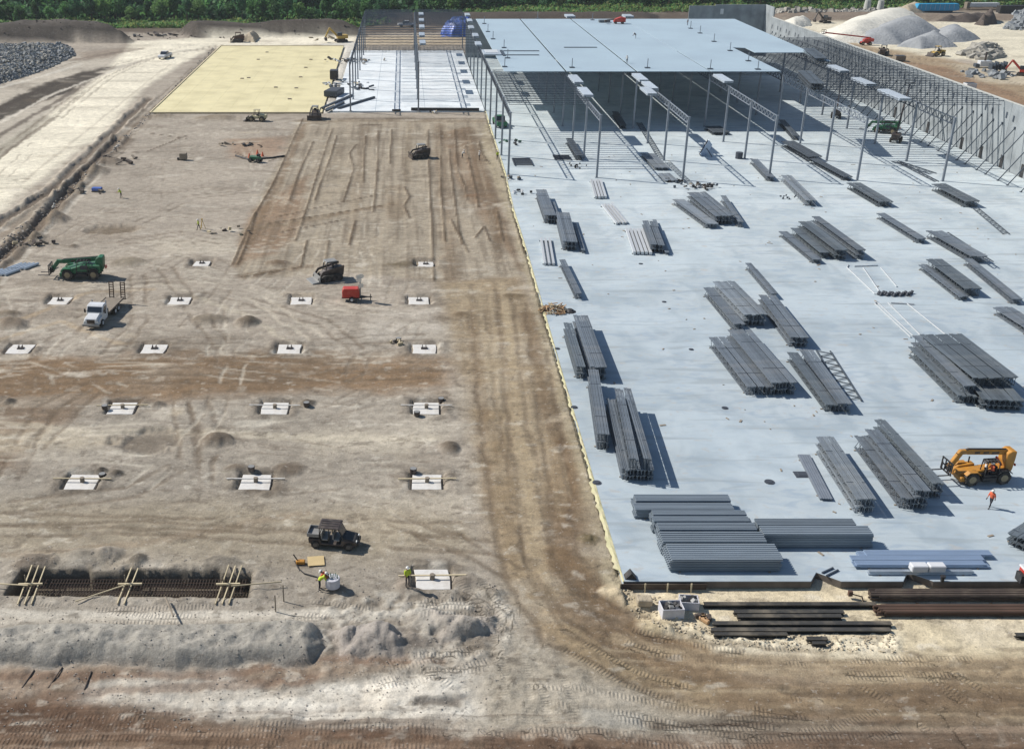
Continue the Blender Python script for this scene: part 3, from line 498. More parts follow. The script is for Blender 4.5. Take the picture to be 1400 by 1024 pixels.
def ground_material():
    m = bpy.data.materials.new('soil'); m.use_nodes = True; N, L = m.node_tree.nodes, m.node_tree.links; b = N['Principled BSDF']
    b.inputs['Roughness'].default_value = .95; b.inputs['Specular IOR Level'].default_value = .15
    def at(n):
        a = N.new('ShaderNodeAttribute'); a.attribute_name = n; return a
    tc = N.new('ShaderNodeTexCoord')
    def noise(s, det, st=(1, 1, 1)):
        mp = N.new('ShaderNodeMapping'); mp.inputs['Scale'].default_value = st; L.new(tc.outputs['Object'], mp.inputs[0])
        n = N.new('ShaderNodeTexNoise'); n.inputs['Scale'].default_value = s; n.inputs['Detail'].default_value = det; n.inputs['Roughness'].default_value = .65; L.new(mp.outputs[0], n.inputs[0]); return n.outputs[0]
    def mrange(i, a, c, lo, hi):
        r = N.new('ShaderNodeMapRange'); r.inputs[1].default_value = a; r.inputs[2].default_value = c; r.inputs[3].default_value = lo; r.inputs[4].default_value = hi; L.new(i, r.inputs[0]); return r.outputs[0]
    def math_(op, a, c):
        x = N.new('ShaderNodeMath'); x.operation = op
        for i, v in enumerate((a, c)):
            if isinstance(v, (int, float)): x.inputs[i].default_value = v
            else: L.new(v, x.inputs[i])
        return x.outputs[0]
    f = math_('MULTIPLY', mrange(noise(1.3, 8, (.6, 1, 1)), .3, .7, .78, 1.22), mrange(noise(7, 5), .3, .7, .82, 1.18))
    th = math_('SINE', math_('MULTIPLY', at('along').outputs['Fac'], 2 * math.pi / .26), 0.0)
    tr = math_('MULTIPLY', th, at('tread').outputs['Fac'])
    vm = N.new('ShaderNodeVectorMath'); vm.operation = 'SCALE'; L.new(at('soil').outputs['Color'], vm.inputs[0]); L.new(f, vm.inputs['Scale'])
    L.new(vm.outputs[0], b.inputs['Base Color'])
    def flecks(scale, lo, hi, colr, amt, st):
        nonlocal_out = N.new('ShaderNodeMix'); nonlocal_out.data_type = 'RGBA'; src = b.inputs['Base Color'].links[0].from_socket
        L.new(mrange(noise(scale, 3, st), lo, hi, 0, amt), nonlocal_out.inputs[0]); L.new(src, nonlocal_out.inputs[6]); nonlocal_out.inputs[7].default_value = (*colr, 1); L.new(nonlocal_out.outputs[2], b.inputs['Base Color'])
    flecks(2.6, .62, .68, A(104, 93, 82), .4, (.7, 1, 1)); flecks(3.4, .63, .68, A(226, 219, 208), .28, (.7, 1, 1)); flecks(9, .64, .7, A(96, 86, 76), .3, (1, 1, 1))
    h = math_('ADD', math_('MULTIPLY', noise(1.6, 8), .11), math_('MULTIPLY', noise(11, 4), .035))
    h = math_('ADD', h, math_('MULTIPLY', tr, .016))
    bp = N.new('ShaderNodeBump'); bp.inputs['Strength'].default_value = 1; bp.inputs['Distance'].default_value = 1; L.new(h, bp.inputs['Height']); L.new(bp.outputs[0], b.inputs['Normal'])
    return m
gm.materials.append(ground_material())
def gz(x, y):
    j = min(max(int(np.searchsorted(Yr, y)) - 1, 0), nr - 2); ty = (y - Yr[j]) / (Yr[j + 1] - Yr[j])
    r = []
    for jj in (j, j + 1):
        i = min(max(int(np.searchsorted(XX[jj], x)) - 1, 0), nc - 2); tx = (x - XX[jj, i]) / (XX[jj, i + 1] - XX[jj, i]); r.append(ZZ[jj, i] * (1 - tx) + ZZ[jj, i + 1] * tx)
    return float(r[0] * (1 - ty) + r[1] * ty)
def on_ground(px, py):
    x, y = W(px, py); z = gz(x, y); x, y = W(px, py, z); return Vector((x, y, gz(x, y)))

# ------------------------------------------------------------------ floors
def gX(px, py, z=0.0): return G(px, py, z).x
n1a, n1b, n1c = 31.0, 31.8, 33.3; n2a, n2b, n2c = 38.0, 38.8, 40.3
outline = [(16.75, 69.7), (n1a, 69.7), (n1b, 70.9), (n1c, 69.7), (n2a, 69.7), (n2b, 70.9), (n2c, 69.7), (111.7, 69.7), (111.7, 352), (19.6, 352), (19.4, 262), (18.9, 200), (18.1, 175), (17.9, 150), (17.25, 109)]
fl = MB().slab(outline, -.62, 0).build('concrete_floor', M['slab'], bev=.03); props(fl, kind='structure')
fl.data.materials.append(M['slab_edge'])
for p in fl.data.polygons:
    if abs(p.normal.z) < .4 and p.normal.y < -.3: p.material_index = 1
f2 = MB().slab([(-16.5, 260), (19.2, 260), (19.2, 363), (-16.5, 363)], -.5, -.004).build('concrete_floor.001', M['slab_white'], bev=.03); props(f2, kind='structure')
GX = [3.6 + PITCHG * k for k in range(-1, 8)]      # column lines
GX[0] = -12.3
for y in [178 + 5.15 * k for k in range(13)]:
    MB().box(63, y, .001, 86, .12, .005).build('joint_strip', M['joint'], fl)
for y in [266 + 9.0 * k for k in range(11)]: MB().box(1.3, y, -.002, 35, .14, .008).build('joint_strip', M['joint'], f2)
for x in (5.2, -6.5): MB().box(x, 311, -.001, .08, 102, .008).build('joint_strip', M['joint'], f2)
for x in (15.6,):
    for y in (268, 279, 290, 302, 316): MB().box(x, y, .001, 1.3, 3.6, .006).build('blockout_patch', M['joint'], f2)
# drain caps and blockouts in the near floor
mk('drain', A(70, 76, 86), .7)
def drain(px, py, r, lab):
    p = G(px, py); o = MB().cyl((0, 0, .002), (0, 0, .05), r, 14).cyl((0, 0, .05), (0, 0, .09), r * .6, 10).build('floor_drain', M['drain'], loc=p); props(o, lab, 'floor drain', 'drains in the slab')
for a in ((908, 413, .28, 'small dark drain cap alone in the open middle of the grey slab, farther of two'), (945, 478, .28, 'small dark drain cap left of the dark joist piles in mid slab'), (991, 558, .33, 'small dark drain cap below the wide joist pile and above the bare floor'), (1052, 659, .45, 'dark round drain cap behind the flat grey bundles'), (816, 660, .4, 'dark cap at the left slab edge below the tall double pile'), (785, 557, .35, 'dark cap at the left slab edge beside the long narrow bundle'), (762, 477, .3, 'dark cap at the left slab edge beside the two leaning piles'), (876, 361, .3, 'faint dark cap below the white tubes')): drain(*a)
o = MB().box(0, 0, .03, 1.3, 1.1, .06).box(.1, .05, .08, .9, .7, .05).build('floor_mat', M['drain'], loc=G(1096, 649), bev=.02); props(o, 'dark grey mat lying flat beside the single pale deck bundle', 'mat')
# yellow membrane pad
yp = MB().slab([(-58.7, 258.1), (-18.9, 258.1), (-19.6, 374), (-59.9, 374)], -.5, -.05).build('vapour_barrier_sheet', M['yellow_film'])
props(yp, 'pale yellow vapour barrier sheet covering the far left building pad', 'membrane')
for a, b in (((-58.9, 257.95), (-18.8, 257.95)), ((-58.85, 258), (-60.05, 374)), ((-60, 374.1), (-19.5, 374.1))):
    MB().bar((*a, -.05), (*b, -.05), .3, .35).build('edge_board', M['wood'], yp)
for i in range(1, 9):
    x = -59 + i * 4.5; MB().bar((x, 258.4, -.045), (x - .08 * i + .1, 373.8, -.045), .14, .02).build('tape_seam', M['yellow_film'], yp)
for px, py, l in ((425, 82, 'in its far right part'), (418, 93, 'right of centre, second from the far end'), (411, 106, 'right of centre, third from the far end'), (405, 121, 'right of centre, near the black box'), (396, 136, 'nearest the front edge'), (377, 120, 'alone in the middle'), (353, 82, 'farthest toward the middle'), (340, 107, 'leftmost of the pair near the middle'), (365, 72, 'nearest the far edge'), (331, 108, 'farthest left of all')):
    p = G(px, py, -.05); o = MB().box(0, 0, .1, .9, .7, .2).build('tape_roll_box', M['wood_grey'], loc=p, bev=.03); props(o, 'small dark block lying on the yellow sheet ' + l, 'block', 'small blocks scattered on the yellow sheet')
# torn barrier fringe along the slab edge
fr = MB(); L_ = []
for i in range(len(SLAB_EDGE) - 1):
    (x0, y0), (x1, y1) = SLAB_EDGE[i], SLAB_EDGE[i + 1]; n = int((y1 - y0) / .5)
    for k in range(n): t = k / n; L_.append((x0 + (x1 - x0) * t, y0 + (y1 - y0) * t))
vs = []; 
for i, (x, y) in enumerate(L_):
    wv = (.08 + .26 * random.random() + (.2 if y < 85 else 0)) * (1 if math.sin(y * .7) + math.sin(y * .31 + 1) > -1.1 else .25); zt = -.02 + .1 * random.random()
    vs += [(x + .05, y, .012), (x - wv * .4, y + random.uniform(-.1, .1), zt), (x - wv, y + random.uniform(-.1, .1), -.14 + .14 * random.random())]
fs = []
for i in range(len(L_) - 1):
    a = i * 3; fs += [(a, a + 1, a + 4, a + 3), (a + 1, a + 2, a + 5, a + 4)]
fr.add(vs, fs); fo = fr.build('vapour_barrier_fringe', M['film_edge']); props(fo, 'torn pale yellow plastic fringe along the left edge of the grey slab', 'plastic sheet')
# timber form at the front edge
ff = thing('edge_form', 'dark timber form board with pale stakes under the front left slab corner', 'formwork', (16.4, 69.45, -.62))
MB().box(3.3, 0, .3, 6.6, .06, .5).build('form_board', M['rust_dark'], ff)
for x in (0, 1.9, 3.6, 5.4): MB().bar((x, -.2, -.1), (x + .05, -.06, .62), .1).build('stake', M['wood'], ff)
o = MB().prism([(0, 0), (.9, 0), (.45, .55)], 0, .7).build('corner_block', M['black'], loc=(16.9, 69.9, .005)); props(o, 'small black wedge at the front left corner of the slab', 'block')
# ------------------------------------------------------------------ steel members
def joist_mesh(L, depth, fw, mat, panel=.9, thin=.035, t=.045):
    m = MB()
    for s in (-1, 1): m.box(L / 2, s * (fw / 4 + .012), depth - t / 2, L, fw / 2 - .02, t)
    for s in (-1, 1): m.box(L / 2 + 0, s * (fw / 4 + .012) * .8, t / 2, L - .7, (fw / 2 - .02) * .8, t)
    n = max(4, int(round(L / panel))); st = (L - .6) / n
    for i in range(n):
        x0 = .3 + i * st; zt, zb = depth - t, t; up = i % 2 == 0
        m.bar((x0, 0, zt if up else zb), (x0 + st, 0, zb if up else zt), thin)
    for x in (.12, L - .12): m.box(x, 0, depth - t - .06, .14, fw * .7, .1)
    for x in (.06, .42): m.bar((x, 0, t), (x + .02, 0, depth - t), .05)
    return m.mesh('joist', mat)
def truss_mesh(name, L, depth, ch, mat, panel=1.9, web=.09):
    m = MB(); m.box(L / 2, 0, depth - ch / 2, L, ch, ch); m.box(L / 2, 0, ch / 2, L - 1.6, ch, ch)
    n = int(round(L / panel)) * 2; st = L / n
    for i in range(n):
        up = i % 2 == 0; m.bar((i * st, 0, (depth - ch / 2) if up else ch / 2), ((i + 1) * st, 0, ch / 2 if up else depth - ch / 2), web)
    return m.mesh(name, mat)
ZT = 11.2
girder_me = truss_mesh('girder', PITCHG - .3, 1.25, .15, M['girder'], web=.1)
girder_lite_me = truss_mesh('girder', PITCHG - .3, 1.25, .15, M['steel'], web=.1)
roof_joist_me = joist_mesh(PITCHG - .25, .8, .24, M['girder'], panel=2.4, thin=.03, t=.07)
col_me = MB().box(0, 0, ZT / 2, .34, .34, ZT).box(0, 0, .02, .62, .62, .04).box(0, 0, ZT + .02, .5, .5, .05).mesh('column', M['steel'])
frame_r = thing('steel_frame', 'large open steel building frame carrying the pale blue grey roof deck', 'building frame', (63, 194, 0))
frame_l = thing('steel_frame', 'bare three line steel frame over the white slab left of the roofed part', 'building frame', (3.5, 260, 0))
def put(me, name, par, x, y, z=0, rz=0):
    o = link(name, me, par); o.location = (x - par.location.x, y - par.location.y, z - par.location.z); o.rotation_euler = (0, 0, rz); return o
LX = [19.25, 35.0, 50.1, 66.0, 81.3, 96.4]; Y0 = [198.2, 195.7, 193.8, 195.2, 193.6, 193.1]
for i, (x, y0) in enumerate(zip(LX, Y0)):
    nb = 10 if i in (0,) else 6
    for k in range(nb + 1):
        y = y0 + PITCHG * k
        if y > 345: break
        put(col_me, 'column', frame_r, x, y)
        if k < nb: put(girder_lite_me if (k < 2 and 0 < i < 5) else girder_me, 'girder', frame_r, x, y + .15, ZT - 1.25, rad(90))
for x0, ya, yb, st in ((19.25, 207, 245, 1.93), (35.0, 241.8, 262, 1.93), (50.1, 241.8, 262, 1.93), (66.0, 241.8, 262, 1.93), (81.3, 209.5, 274, 1.93), (96.4, 207, 300, 2.1)):
    y = ya
    while y < yb: put(roof_joist_me, 'roof_joist', frame_r, x0 + .12, y, ZT - .25); y += st
for x in (-12.3, 3.6):
    for k in range(8):
        y = 260 + PITCHG * k; put(col_me, 'column', frame_l, x, y)
        if k < 7: put(girder_me, 'girder', frame_l, x, y + .15, ZT - 1.25, rad(90))
for k in range(4, 7):
    put(col_me, 'column', frame_l, 19.25, 352.8 + PITCHG * (k - 5)) if k > 5 else None
for x0 in (-12.3, 3.6):
    y = 277
    while y < 371: put(roof_joist_me, 'roof_joist', frame_l, x0 + .12, y, ZT - .25); y += 1.9 if y < 283 else 5.4 if y < 333 else 1.7
# ------------------------------------------------------------------ roof deck panels
ZR = 11.9
def rp(px, py): p = G(px, py, ZR); return (p.x, p.y)
def roof_panel(poly):
    o = MB().slab([(x - frame_r.location.x, y - frame_r.location.y) for x, y in poly], ZR - .14, ZR).build('roof_panel', M['roof'], frame_r, bev=.015); return o
YN, YF = 241.0, 342.0
xs = [21.5, 34.92, 50.02, 65.9]
for a, b in zip(xs[:-1], xs[1:]): roof_panel([(a + .2, YN), (b - .2, YN), (b - .2, YF), (a + .2, YF)])
q = rp(929, 70)
roof_panel([(66.02, YN), (66.02, q[1]), (65.9, q[1]), (65.9, YF), (81, YF), (81, YN)])
roof_panel([(81.05, 279), (81.05, YF), (98.9, YF), (97.0, 256), (94.3, 256), (95.6, 270), (83.9, 270), (83.9, 278)])
# lap edges seen on the deck, openings and curbs
for px0, px1, py in ((688, 737, 70.4), (688, 737, 76), (771, 816, 65.6)):
    a, b = G(px0, py, ZR), G(px1, py, ZR); o = MB().bar((a.x, a.y, ZR + .09), (b.x, a.y, ZR + .09), .5, .12).build('deck_lap', M['girder'], frame_r); o.location = -frame_r.location
hatch = thing('roof_opening', 'pale square curbed opening near the left edge of the roof deck', 'roof hatch', G(672, 73, ZR))
MB().box(0, 0, .15, 4.2, 8, .3).build('curb', M['galv'], hatch, bev=.03); MB().box(0, 1, .33, 3.0, 5, .06).build('cover', M['white'], hatch); MB().bar((2.6, -5, .1), (2.6, 4, .1), .6, .2).build('curb_shadow', M['girder'], hatch)  # the dark bar stands in for the curb's cast shadow
post = None
PL = ['front roof corner beside the open joists', 'left roof edge just behind the front corner', 'left roof edge beside the square opening', 'left roof edge behind the square opening', 'left roof edge, third from the far corner', 'left roof edge nearest the far corner', 'front roof edge left of the first seam', 'front roof edge between the second and third deck bundles', 'front roof edge at the short dark seam', 'front roof edge at the right end', 'right side of the roof above the front right corner', 'right side of the roof at the notch tip', 'right side of the roof just behind the notch', 'right side of the roof, third behind the notch', 'far right of the roof below the end wall', 'far roof edge on the left', 'far roof edge by the first deck bundle']
for i, (px, py) in enumerate(((690, 92), (694, 80), (689, 66), (674, 54), (667, 44), (662, 33), (782, 93), (885, 93.5), (971, 95), (1036, 95.5), (1023, 84), (998, 70), (976, 57.5), (957, 46), (944, 39.5), (735, 26), (810, 28))):
    p = G(px, py, ZR)
    if post is None:
        post = thing('guard_post', 'thin grey safety post at the ' + PL[i], 'safety post', p, group='safety posts round the roof deck')
        MB().box(0, 0, .08, 1.1, 1.1, .16).build('base', M['girder'], post); MB().cyl((0, 0, .1), (0, 0, 2.0), .09, 6).build('pole', M['steel'], post)
    else: copy_tree(post, p, label='thin grey safety post at the ' + PL[i])
# deck bundles waiting on the girders
def deck_bundle(label, p, L, w, h, rz=rad(90), mat='galv', group='pale deck bundles resting on the roof girders', n=6):
    t = thing('deck_bundle', label, 'deck bundle', p, rz, group)
    for x in ((.8, L - .8) if p[2] < .3 else ()): MB().box(x, 0, -.05, .14, w + .2, .09).build('dunnage', M['wood_grey'], t)
    key = (round(L, 1), round(w, 2), n, mat)
    if key not in DK:
        m = MB(); k = max(5, int(w / (.26 if mat == 'deck_grey' else .2)))
        for i in range(k): m.box(L / 2, (i - (k - 1) / 2) * w / k, h / n / 2 + .012, L, w / k * .55, h / n * .7)
        m.box(L / 2, 0, .02, L, w, .03); DK[key] = m.mesh('deck_sheet', M[mat])
    for i in range(n):
        link('deck_sheet', DK[key], t, (random.uniform(-.45, .45) if mat == 'deck_blue' else random.uniform(-.13, .13), random.uniform(-.02, .02), i * h / n))
    return t
DK = {}
lab = iter(['pale deck bundle on the girder tip line, front left one of the roof edge', 'pale deck bundle on the leftmost free girder, closer to its tip', 'pale deck bundle on the second free girder, right at the roof edge', 'pale deck bundle on the second free girder, left of the longer one', 'pale deck bundle on the second free girder, nearest its tip', 'pale deck bundle on the third free girder just off the roof edge', 'pale deck bundle on the truss beside the wall, farthest one', 'pale deck bundle on the truss beside the wall, middle one', 'pale deck bundle on the truss beside the wall, nearest its tip'])
for (px0, py0, px1, py1, w) in ((784, 103.5, 790, 113.5, 1.9), (797, 120.5, 803, 131, 1.9), (872, 101.5, 878, 110.5, 1.9), (885, 112.5, 892, 122, 1.8), (883, 120, 890, 129, 1.9), (984, 102.5, 993, 112, 1.9), (1140, 90, 1152, 98, 2.0), (1173, 107, 1188, 116, 2.0), (1213, 123, 1231, 136, 2.2)):
    a, b = G(px1, py1, ZT + .5), G(px0, py0, ZT + .5); deck_bundle(next(lab), (b.x * .5 + a.x * .5, a.y, ZT + .18), b.y - a.y, w, .5)
for i, (px, py) in enumerate(((575, 18.5), (575.5, 27), (576, 36), (576, 47), (577, 58), (639, 19.5), (642, 27.5), (644, 37), (650, 48), (654, 60))):
    a = G(px, py + 2.5, ZT + .5); deck_bundle(('white deck bundle on the middle girder line of the bare frame, ' if i < 5 else 'white deck bundle on the girder beside the roof, ') + ['farthest of the row', 'second from far end', 'middle of five', 'second from near end', 'nearest of the row'][i % 5], (a.x + .2, a.y, ZT + .18), 6.5, 1.5, .5)
for px, py, l in ((781, 22, 'white deck bundle poking up behind the far roof edge, left one'), (861, 22, 'white deck bundle poking up behind the far roof edge, right one')):
    a = G(px, py + 1, ZR + .5); deck_bundle(l, (a.x, a.y, ZR), 6, 2.6, .6)
# ------------------------------------------------------------------ tilt-up concrete wall with braces
wall = thing('tilt_up_wall', 'long grey tilt-up concrete wall propped by slanting pipe braces', 'wall', (112, 60, 0))
panel_me = MB().box(0, 3.98, 5.9 - .3, .3, 7.95, 12.4).mesh('wall_panel', M['wall'], bev=.02)
cap_me = MB().box(0, 3.98, 11.87, .36, 7.95, .14).mesh('wall_cap', M['wall_edge'])
brace_me = None
for k in range(36):
    y = 60 + 8 * k; o = link('wall_panel', panel_me, wall, (0, y - 60, 0)); link('wall_cap', cap_me, wall, (0, y - 60, 0))
    for dy in (2.2, 5.6):
        b = MB().cyl((-5.6, 0, .05), (-.15, 0, 7.8), .09, 6).box(-5.6, 0, .06, .35, .3, .12).box(-.25, 0, 7.75, .2, .35, .4) if brace_me is None else None
        if brace_me is None: brace_me = b.mesh('brace', M['girder'])
        link('brace', brace_me, wall, (0, y - 60 + dy - .2, 0))
    for j, (dy, z) in enumerate(((1.2, 9.4), (6.6, 9.2))): MB().box(-.17, dy, z, .06, .5, 1.1).build('wall_recess', M['girder'], wall, loc=(0, y - 60, 0))
for y in (196, 203.5, 211.5, 219.5, 235, 252): MB().box(-.17, 0, 1.15, .08, 1.1, 2.3).build('door_opening', M['black'], wall, loc=(0, y - 60, 0))
back = thing('tilt_up_wall', 'dark shaded tall concrete end wall behind the far corner of the roof', 'wall', (88.5, 356, 0))
for x0, x1, z in ((0, 8.0, 14.3), (8.03, 15.7, 14.65), (15.73, 23.6, 14.65)): MB().box((x0 + x1) / 2, 0, z / 2 - .3, x1 - x0, .3, z + .6).build('wall_panel', M['wall'], back, bev=.02)
MB().box(23.78, -4.2, 7.0, .3, 8.6, 15.3).build('wall_panel', M['wall'], back, bev=.02)
for k in range(9): MB().box(-69.4 + 7.7 * k + 3.85, -8, 5.4, 7.66, .3, 11.6).build('wall_panel', M['wall'], back, bev=.02)  # unseen low panels added to block light entering under the roof from behind
MB().box(10.2, -.2, 12.6, 1.0, .1, 1.6).build('lifting_plate', M['white'], back)
# ------------------------------------------------------------------ joist bundles laid out on the floor
JM = {}
GRP = 'bundles of grey steel joists laid out on the slab'
def bundle(label, FL, FR, NL, NR, z0, h, fw=.5, mat='joist', layers=None, dz=0.0, tied=True, cat='joist bundle'):
    z = z0 + h + dz; fl, fr, nl, nr_ = (G(*p, z) for p in (FL, FR, NL, NR))
    nm, fm = (nl + nr_) / 2, (fl + fr) / 2; ax = fm - nm; L = ax.length; ax.normalize(); pr = Vector((-ax.y, ax.x, 0))
    w = max(abs((nr_ - nl).dot(pr)), .3) * .5 + max(abs((fr - fl).dot(pr)), .3) * .5
    t = thing('joist_bundle', label, cat, (nm.x, nm.y, z0 + dz), math.atan2(ax.y, ax.x), GRP)
    layers = layers or max(1, int(round(h / .75))); d = h / layers - .012; n = max(1, int(round(w / fw))); f = w / n
    key = (round(L, 1), round(d, 2), round(f, 2), mat)
    if mat == 'joist': mat = random.choice(['joist', 'joist', 'joist_pale', 'joist_green'])
    key = (round(L, 1), round(d, 2), round(f, 2), mat)
    if key not in JM: JM[key] = joist_mesh(L, d, f * .96, M[mat], panel=.75, thin=.05)
    ys_, yq, g_ = [], 0.0, random.randint(2, 3)
    for i in range(n):
        if g_ == 0 and n - i > 1: yq += random.uniform(.05, .13); g_ = random.randint(2, 4)
        ys_.append(yq); yq += f; g_ -= 1
    ys_ = [y_ - ys_[-1] / 2 for y_ in ys_]; dj = [random.uniform(-.1, .1) for _ in range(n)]; hj = [random.choice((0, 0, .0, .05)) for _ in range(n)]
    for k in range(layers):
        for i in range(n):
            if layers > 1 and k == layers - 1 and random.random() < .0: continue
            link('joist', JM[key], t, (dj[i] + random.uniform(-.05, .05), ys_[i], k * h / layers + random.uniform(0, .012) + (hj[i] if k == layers - 1 else 0)), (0, 0, random.gauss(0, .0012)))
    for x in ((.8, L - .8) if z0 < .05 else ()): MB().box(x, 0, -.045, .14, w + .25, .07).build('dunnage', M['wood_grey'], t)
    for c in t.children:
        if c.name.startswith('joist') and z0 < .05: c.location.z += .0
    if z0 < .05: t.location.z = .085 + dz
    if tied:
        for x in (L * .25, L * .75): MB().box(x, 0, h + .012, .06, w, .015).build('strap', M['girder'], t)
    return t
B = bundle
# left row along the slab edge, far to near
B('dark joist bundle near the left slab edge, second pile counted from the frame', (732, 260), (747, 260), (745, 295), (760, 295), 0, 1.35)
B('low joist bundle tucked right of the second left edge pile', (750, 277), (759, 276), (757, 298), (764, 298), 0, .9)
B('joist bundle just below the second left edge pile, stacked on two layers', (761, 291), (777, 291), (768, 331), (791, 331), 0, 1.35)
B('thin low joist bundle against the right side of the two layer left pile', (783, 306), (788, 305), (795, 343), (800, 342), 0, .5)
B('long slim joist bundle lying right above the scrap wood heap', (765, 356), (772, 355), (786, 402), (796, 402), 0, .8)
B('narrow left half of the twin pile below the scrap wood heap', (771, 444), (781, 441), (788, 503), (801, 502), 0, 1.45)
B('wide right half of the twin pile below the scrap wood heap', (784, 432), (803, 432), (806, 503), (831, 503), 0, 1.6)
B('narrow joist bundle along the left slab edge beside the nearest tall pile', (803, 507), (819, 505), (818, 595), (832, 594), 0, 1.7, fw=.3)
B('bottom tier of the tall pile nearest the front left slab edge', (829, 548), (866, 546), (852, 644), (893, 643), 0, 1.15, fw=.3)
B('left strip on top of the tall pile nearest the front left edge', (841, 532), (851, 531), (860, 628), (874, 627), 1.25, 1.1, fw=.3)
B('right strip on top of the tall pile nearest the front left edge', (853, 531), (862, 531), (880, 628), (892, 628), 1.25, 1.1, fw=.3)
# middle field
B('leftmost low pile of the joist cluster in front of the roof opening', (922, 276), (932, 271), (968, 309), (980, 305), 0, .7)
B('wide flat topped joist pile in the cluster in front of the shaded bay', (937, 263), (966, 264), (981, 297), (1001, 295), 0, 1.4)
B('thin right hand joist pile of the cluster in front of the shaded bay', (985, 268), (992, 268), (1009, 304), (1017, 304), 0, .9)
B('short two layer joist pile right beside the bundle of white tubes', (878, 304), (896, 302), (891, 336), (907, 335), 0, 1.2)
B('slim joist strip behind the short pile by the white tubes', (892, 301), (897, 301), (909, 346), (915, 345), 0, .45)
B('flat topped top tier of the large left pile in the middle of the slab', (972, 386), (1006, 385), (1020, 431), (1047, 431), 0, 1.5)
B('lower left tier sliding off the large pile in the middle of the slab', (963, 395), (974, 393), (1003, 445), (1019, 443), 0, .9)
B('wide right half of the fanned joist pile in mid slab, near the drain caps', (995, 453), (1026, 450), (1056, 525), (1088, 523), 0, 1.45, fw=.36)
B('left strips of the fanned joist pile in mid slab near the drain cap', (975, 468), (993, 455), (1024, 532), (1053, 527), 0, 1.0, fw=.36)
B('slanted joist pile on the right of the large middle pile, over a dark gap', (1037, 405), (1060, 403), (1082, 462), (1105, 462), 0, 1.25)
B('single slim joist bundle pointing away above the slanted middle pile', (1019, 362), (1027, 359), (1056, 403), (1062, 402), 0, .7)
B('left strips of the pile beside the tipped open truss', (1075, 484), (1091, 481), (1130, 555), (1144, 554), 0, .8)
B('right strips of the pile leaning beside the tipped open truss', (1091, 479), (1112, 478), (1147, 553), (1163, 552), 0, 1.0)
B('low leftmost bundle of the jumbled joist group upper centre right', (1064, 318), (1076, 316), (1113, 356), (1122, 355), 0, .6)
B('second bundle from left in the jumbled joist group upper centre right', (1082, 314), (1092, 311), (1122, 347), (1133, 345), 0, .9)
B('raised pale topped bundle in the jumbled joist group upper centre right', (1093, 304), (1106, 303), (1141, 343), (1161, 342), 0, 1.5, tied=False)
B('rightmost ridge of the jumbled joist group upper centre right', (1110, 297), (1119, 296), (1172, 343), (1184, 342), 0, 1.4)
# right field
B('low left wing of the very wide joist stack cut by the right picture edge', (1245, 478), (1262, 474), (1312, 545), (1334, 541), 0, .9)
B('wide flat top of the big joist stack cut by the right picture edge', (1262, 457), (1311, 457), (1330, 517), (1394, 516), 1.15, 1.1)
B('bottom tier under the wide joist stack cut by the right picture edge', (1290, 477), (1325, 474), (1340, 548), (1404, 548), 0, 1.15)
B('middle wing between the top and the low left part of the wide right stack', (1247, 460), (1262, 459), (1318, 529), (1334, 528), 0, 1.7)
B('twin strip joist pile with a lower shoulder, right side above the wide stack', (1266, 356), (1287, 354), (1322, 397), (1340, 394), 0, 1.1)
B('low shoulder strip on the left of the twin strip joist pile', (1257, 364), (1266, 361), (1313, 408), (1323, 405), 0, .5)
B('long single joist bundle pointing to the right edge beside the twin pile', (1318, 356), (1328, 353), (1386, 411), (1396, 409), 0, .7)
B('joist bundle with an open truss leaning along its right side', (1269, 319), (1284, 314), (1331, 353), (1346, 350), 0, .9)
B('slim isolated joist bundle left of the bundle with the leaning truss', (1199, 294), (1208, 290), (1257, 328), (1264, 326), 0, .7)
B('joist bundle cut by the right edge, below the long single bundle', (1361, 423), (1378, 418), (1410, 455), (1432, 450), 0, .7)
B('slim joist bundle in front of the yellow telehandler row, nearest pair left', (1115, 599), (1140, 597), (1174, 684), (1196, 683), 0, 1.4, fw=.35)
B('lowest left strip of the triple joist pile left of the yellow telehandler', (1166, 597), (1184, 596), (1235, 682), (1246, 682), 0, 1.1, fw=.35)
B('middle raised strip of the triple joist pile left of the yellow telehandler', (1182, 588), (1201, 588), (1253, 672), (1272, 672), 0, 1.9, fw=.35)
B('right dark strip of the triple joist pile left of the yellow telehandler', (1196, 575), (1209, 574), (1275, 663), (1291, 661), 0, 1.5, fw=.35)
B('joist bundle lying across at the right picture edge behind the blue white sheets', (1400, 716), (1440, 718), (1380, 726), (1402, 745), 0, 1.1, layers=2)
# far field
B('joist bundle beside the low crawl of rods right of the wide cluster', (1068, 241), (1081, 240), (1102, 275), (1116, 275), 0, .9)
B('slim joist bundle leaning away below the third free girder tip', (1025, 219), (1036, 217), (1050, 243), (1058, 242), 0, .8)
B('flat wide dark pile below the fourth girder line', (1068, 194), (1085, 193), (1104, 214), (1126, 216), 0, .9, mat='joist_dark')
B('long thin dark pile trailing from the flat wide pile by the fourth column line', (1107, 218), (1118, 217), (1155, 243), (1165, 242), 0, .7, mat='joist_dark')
B('joist bundle at the foot of the fourth line front column', (1158, 251), (1175, 250), (1203, 277), (1220, 276), 0, .9)
B('greenish topped joist bundle at the foot of the rightmost front column', (1275, 253), (1290, 251), (1321, 277), (1338, 275), 0, 1.0)
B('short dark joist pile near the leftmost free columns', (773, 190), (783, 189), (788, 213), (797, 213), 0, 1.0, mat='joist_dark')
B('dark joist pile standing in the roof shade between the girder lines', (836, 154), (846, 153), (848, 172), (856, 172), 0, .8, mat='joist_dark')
B('low dark joist pile in the shade edge right of the truss row', (962, 173), (985, 173), (975, 181), (998, 182), 0, .6, mat='joist_dark')
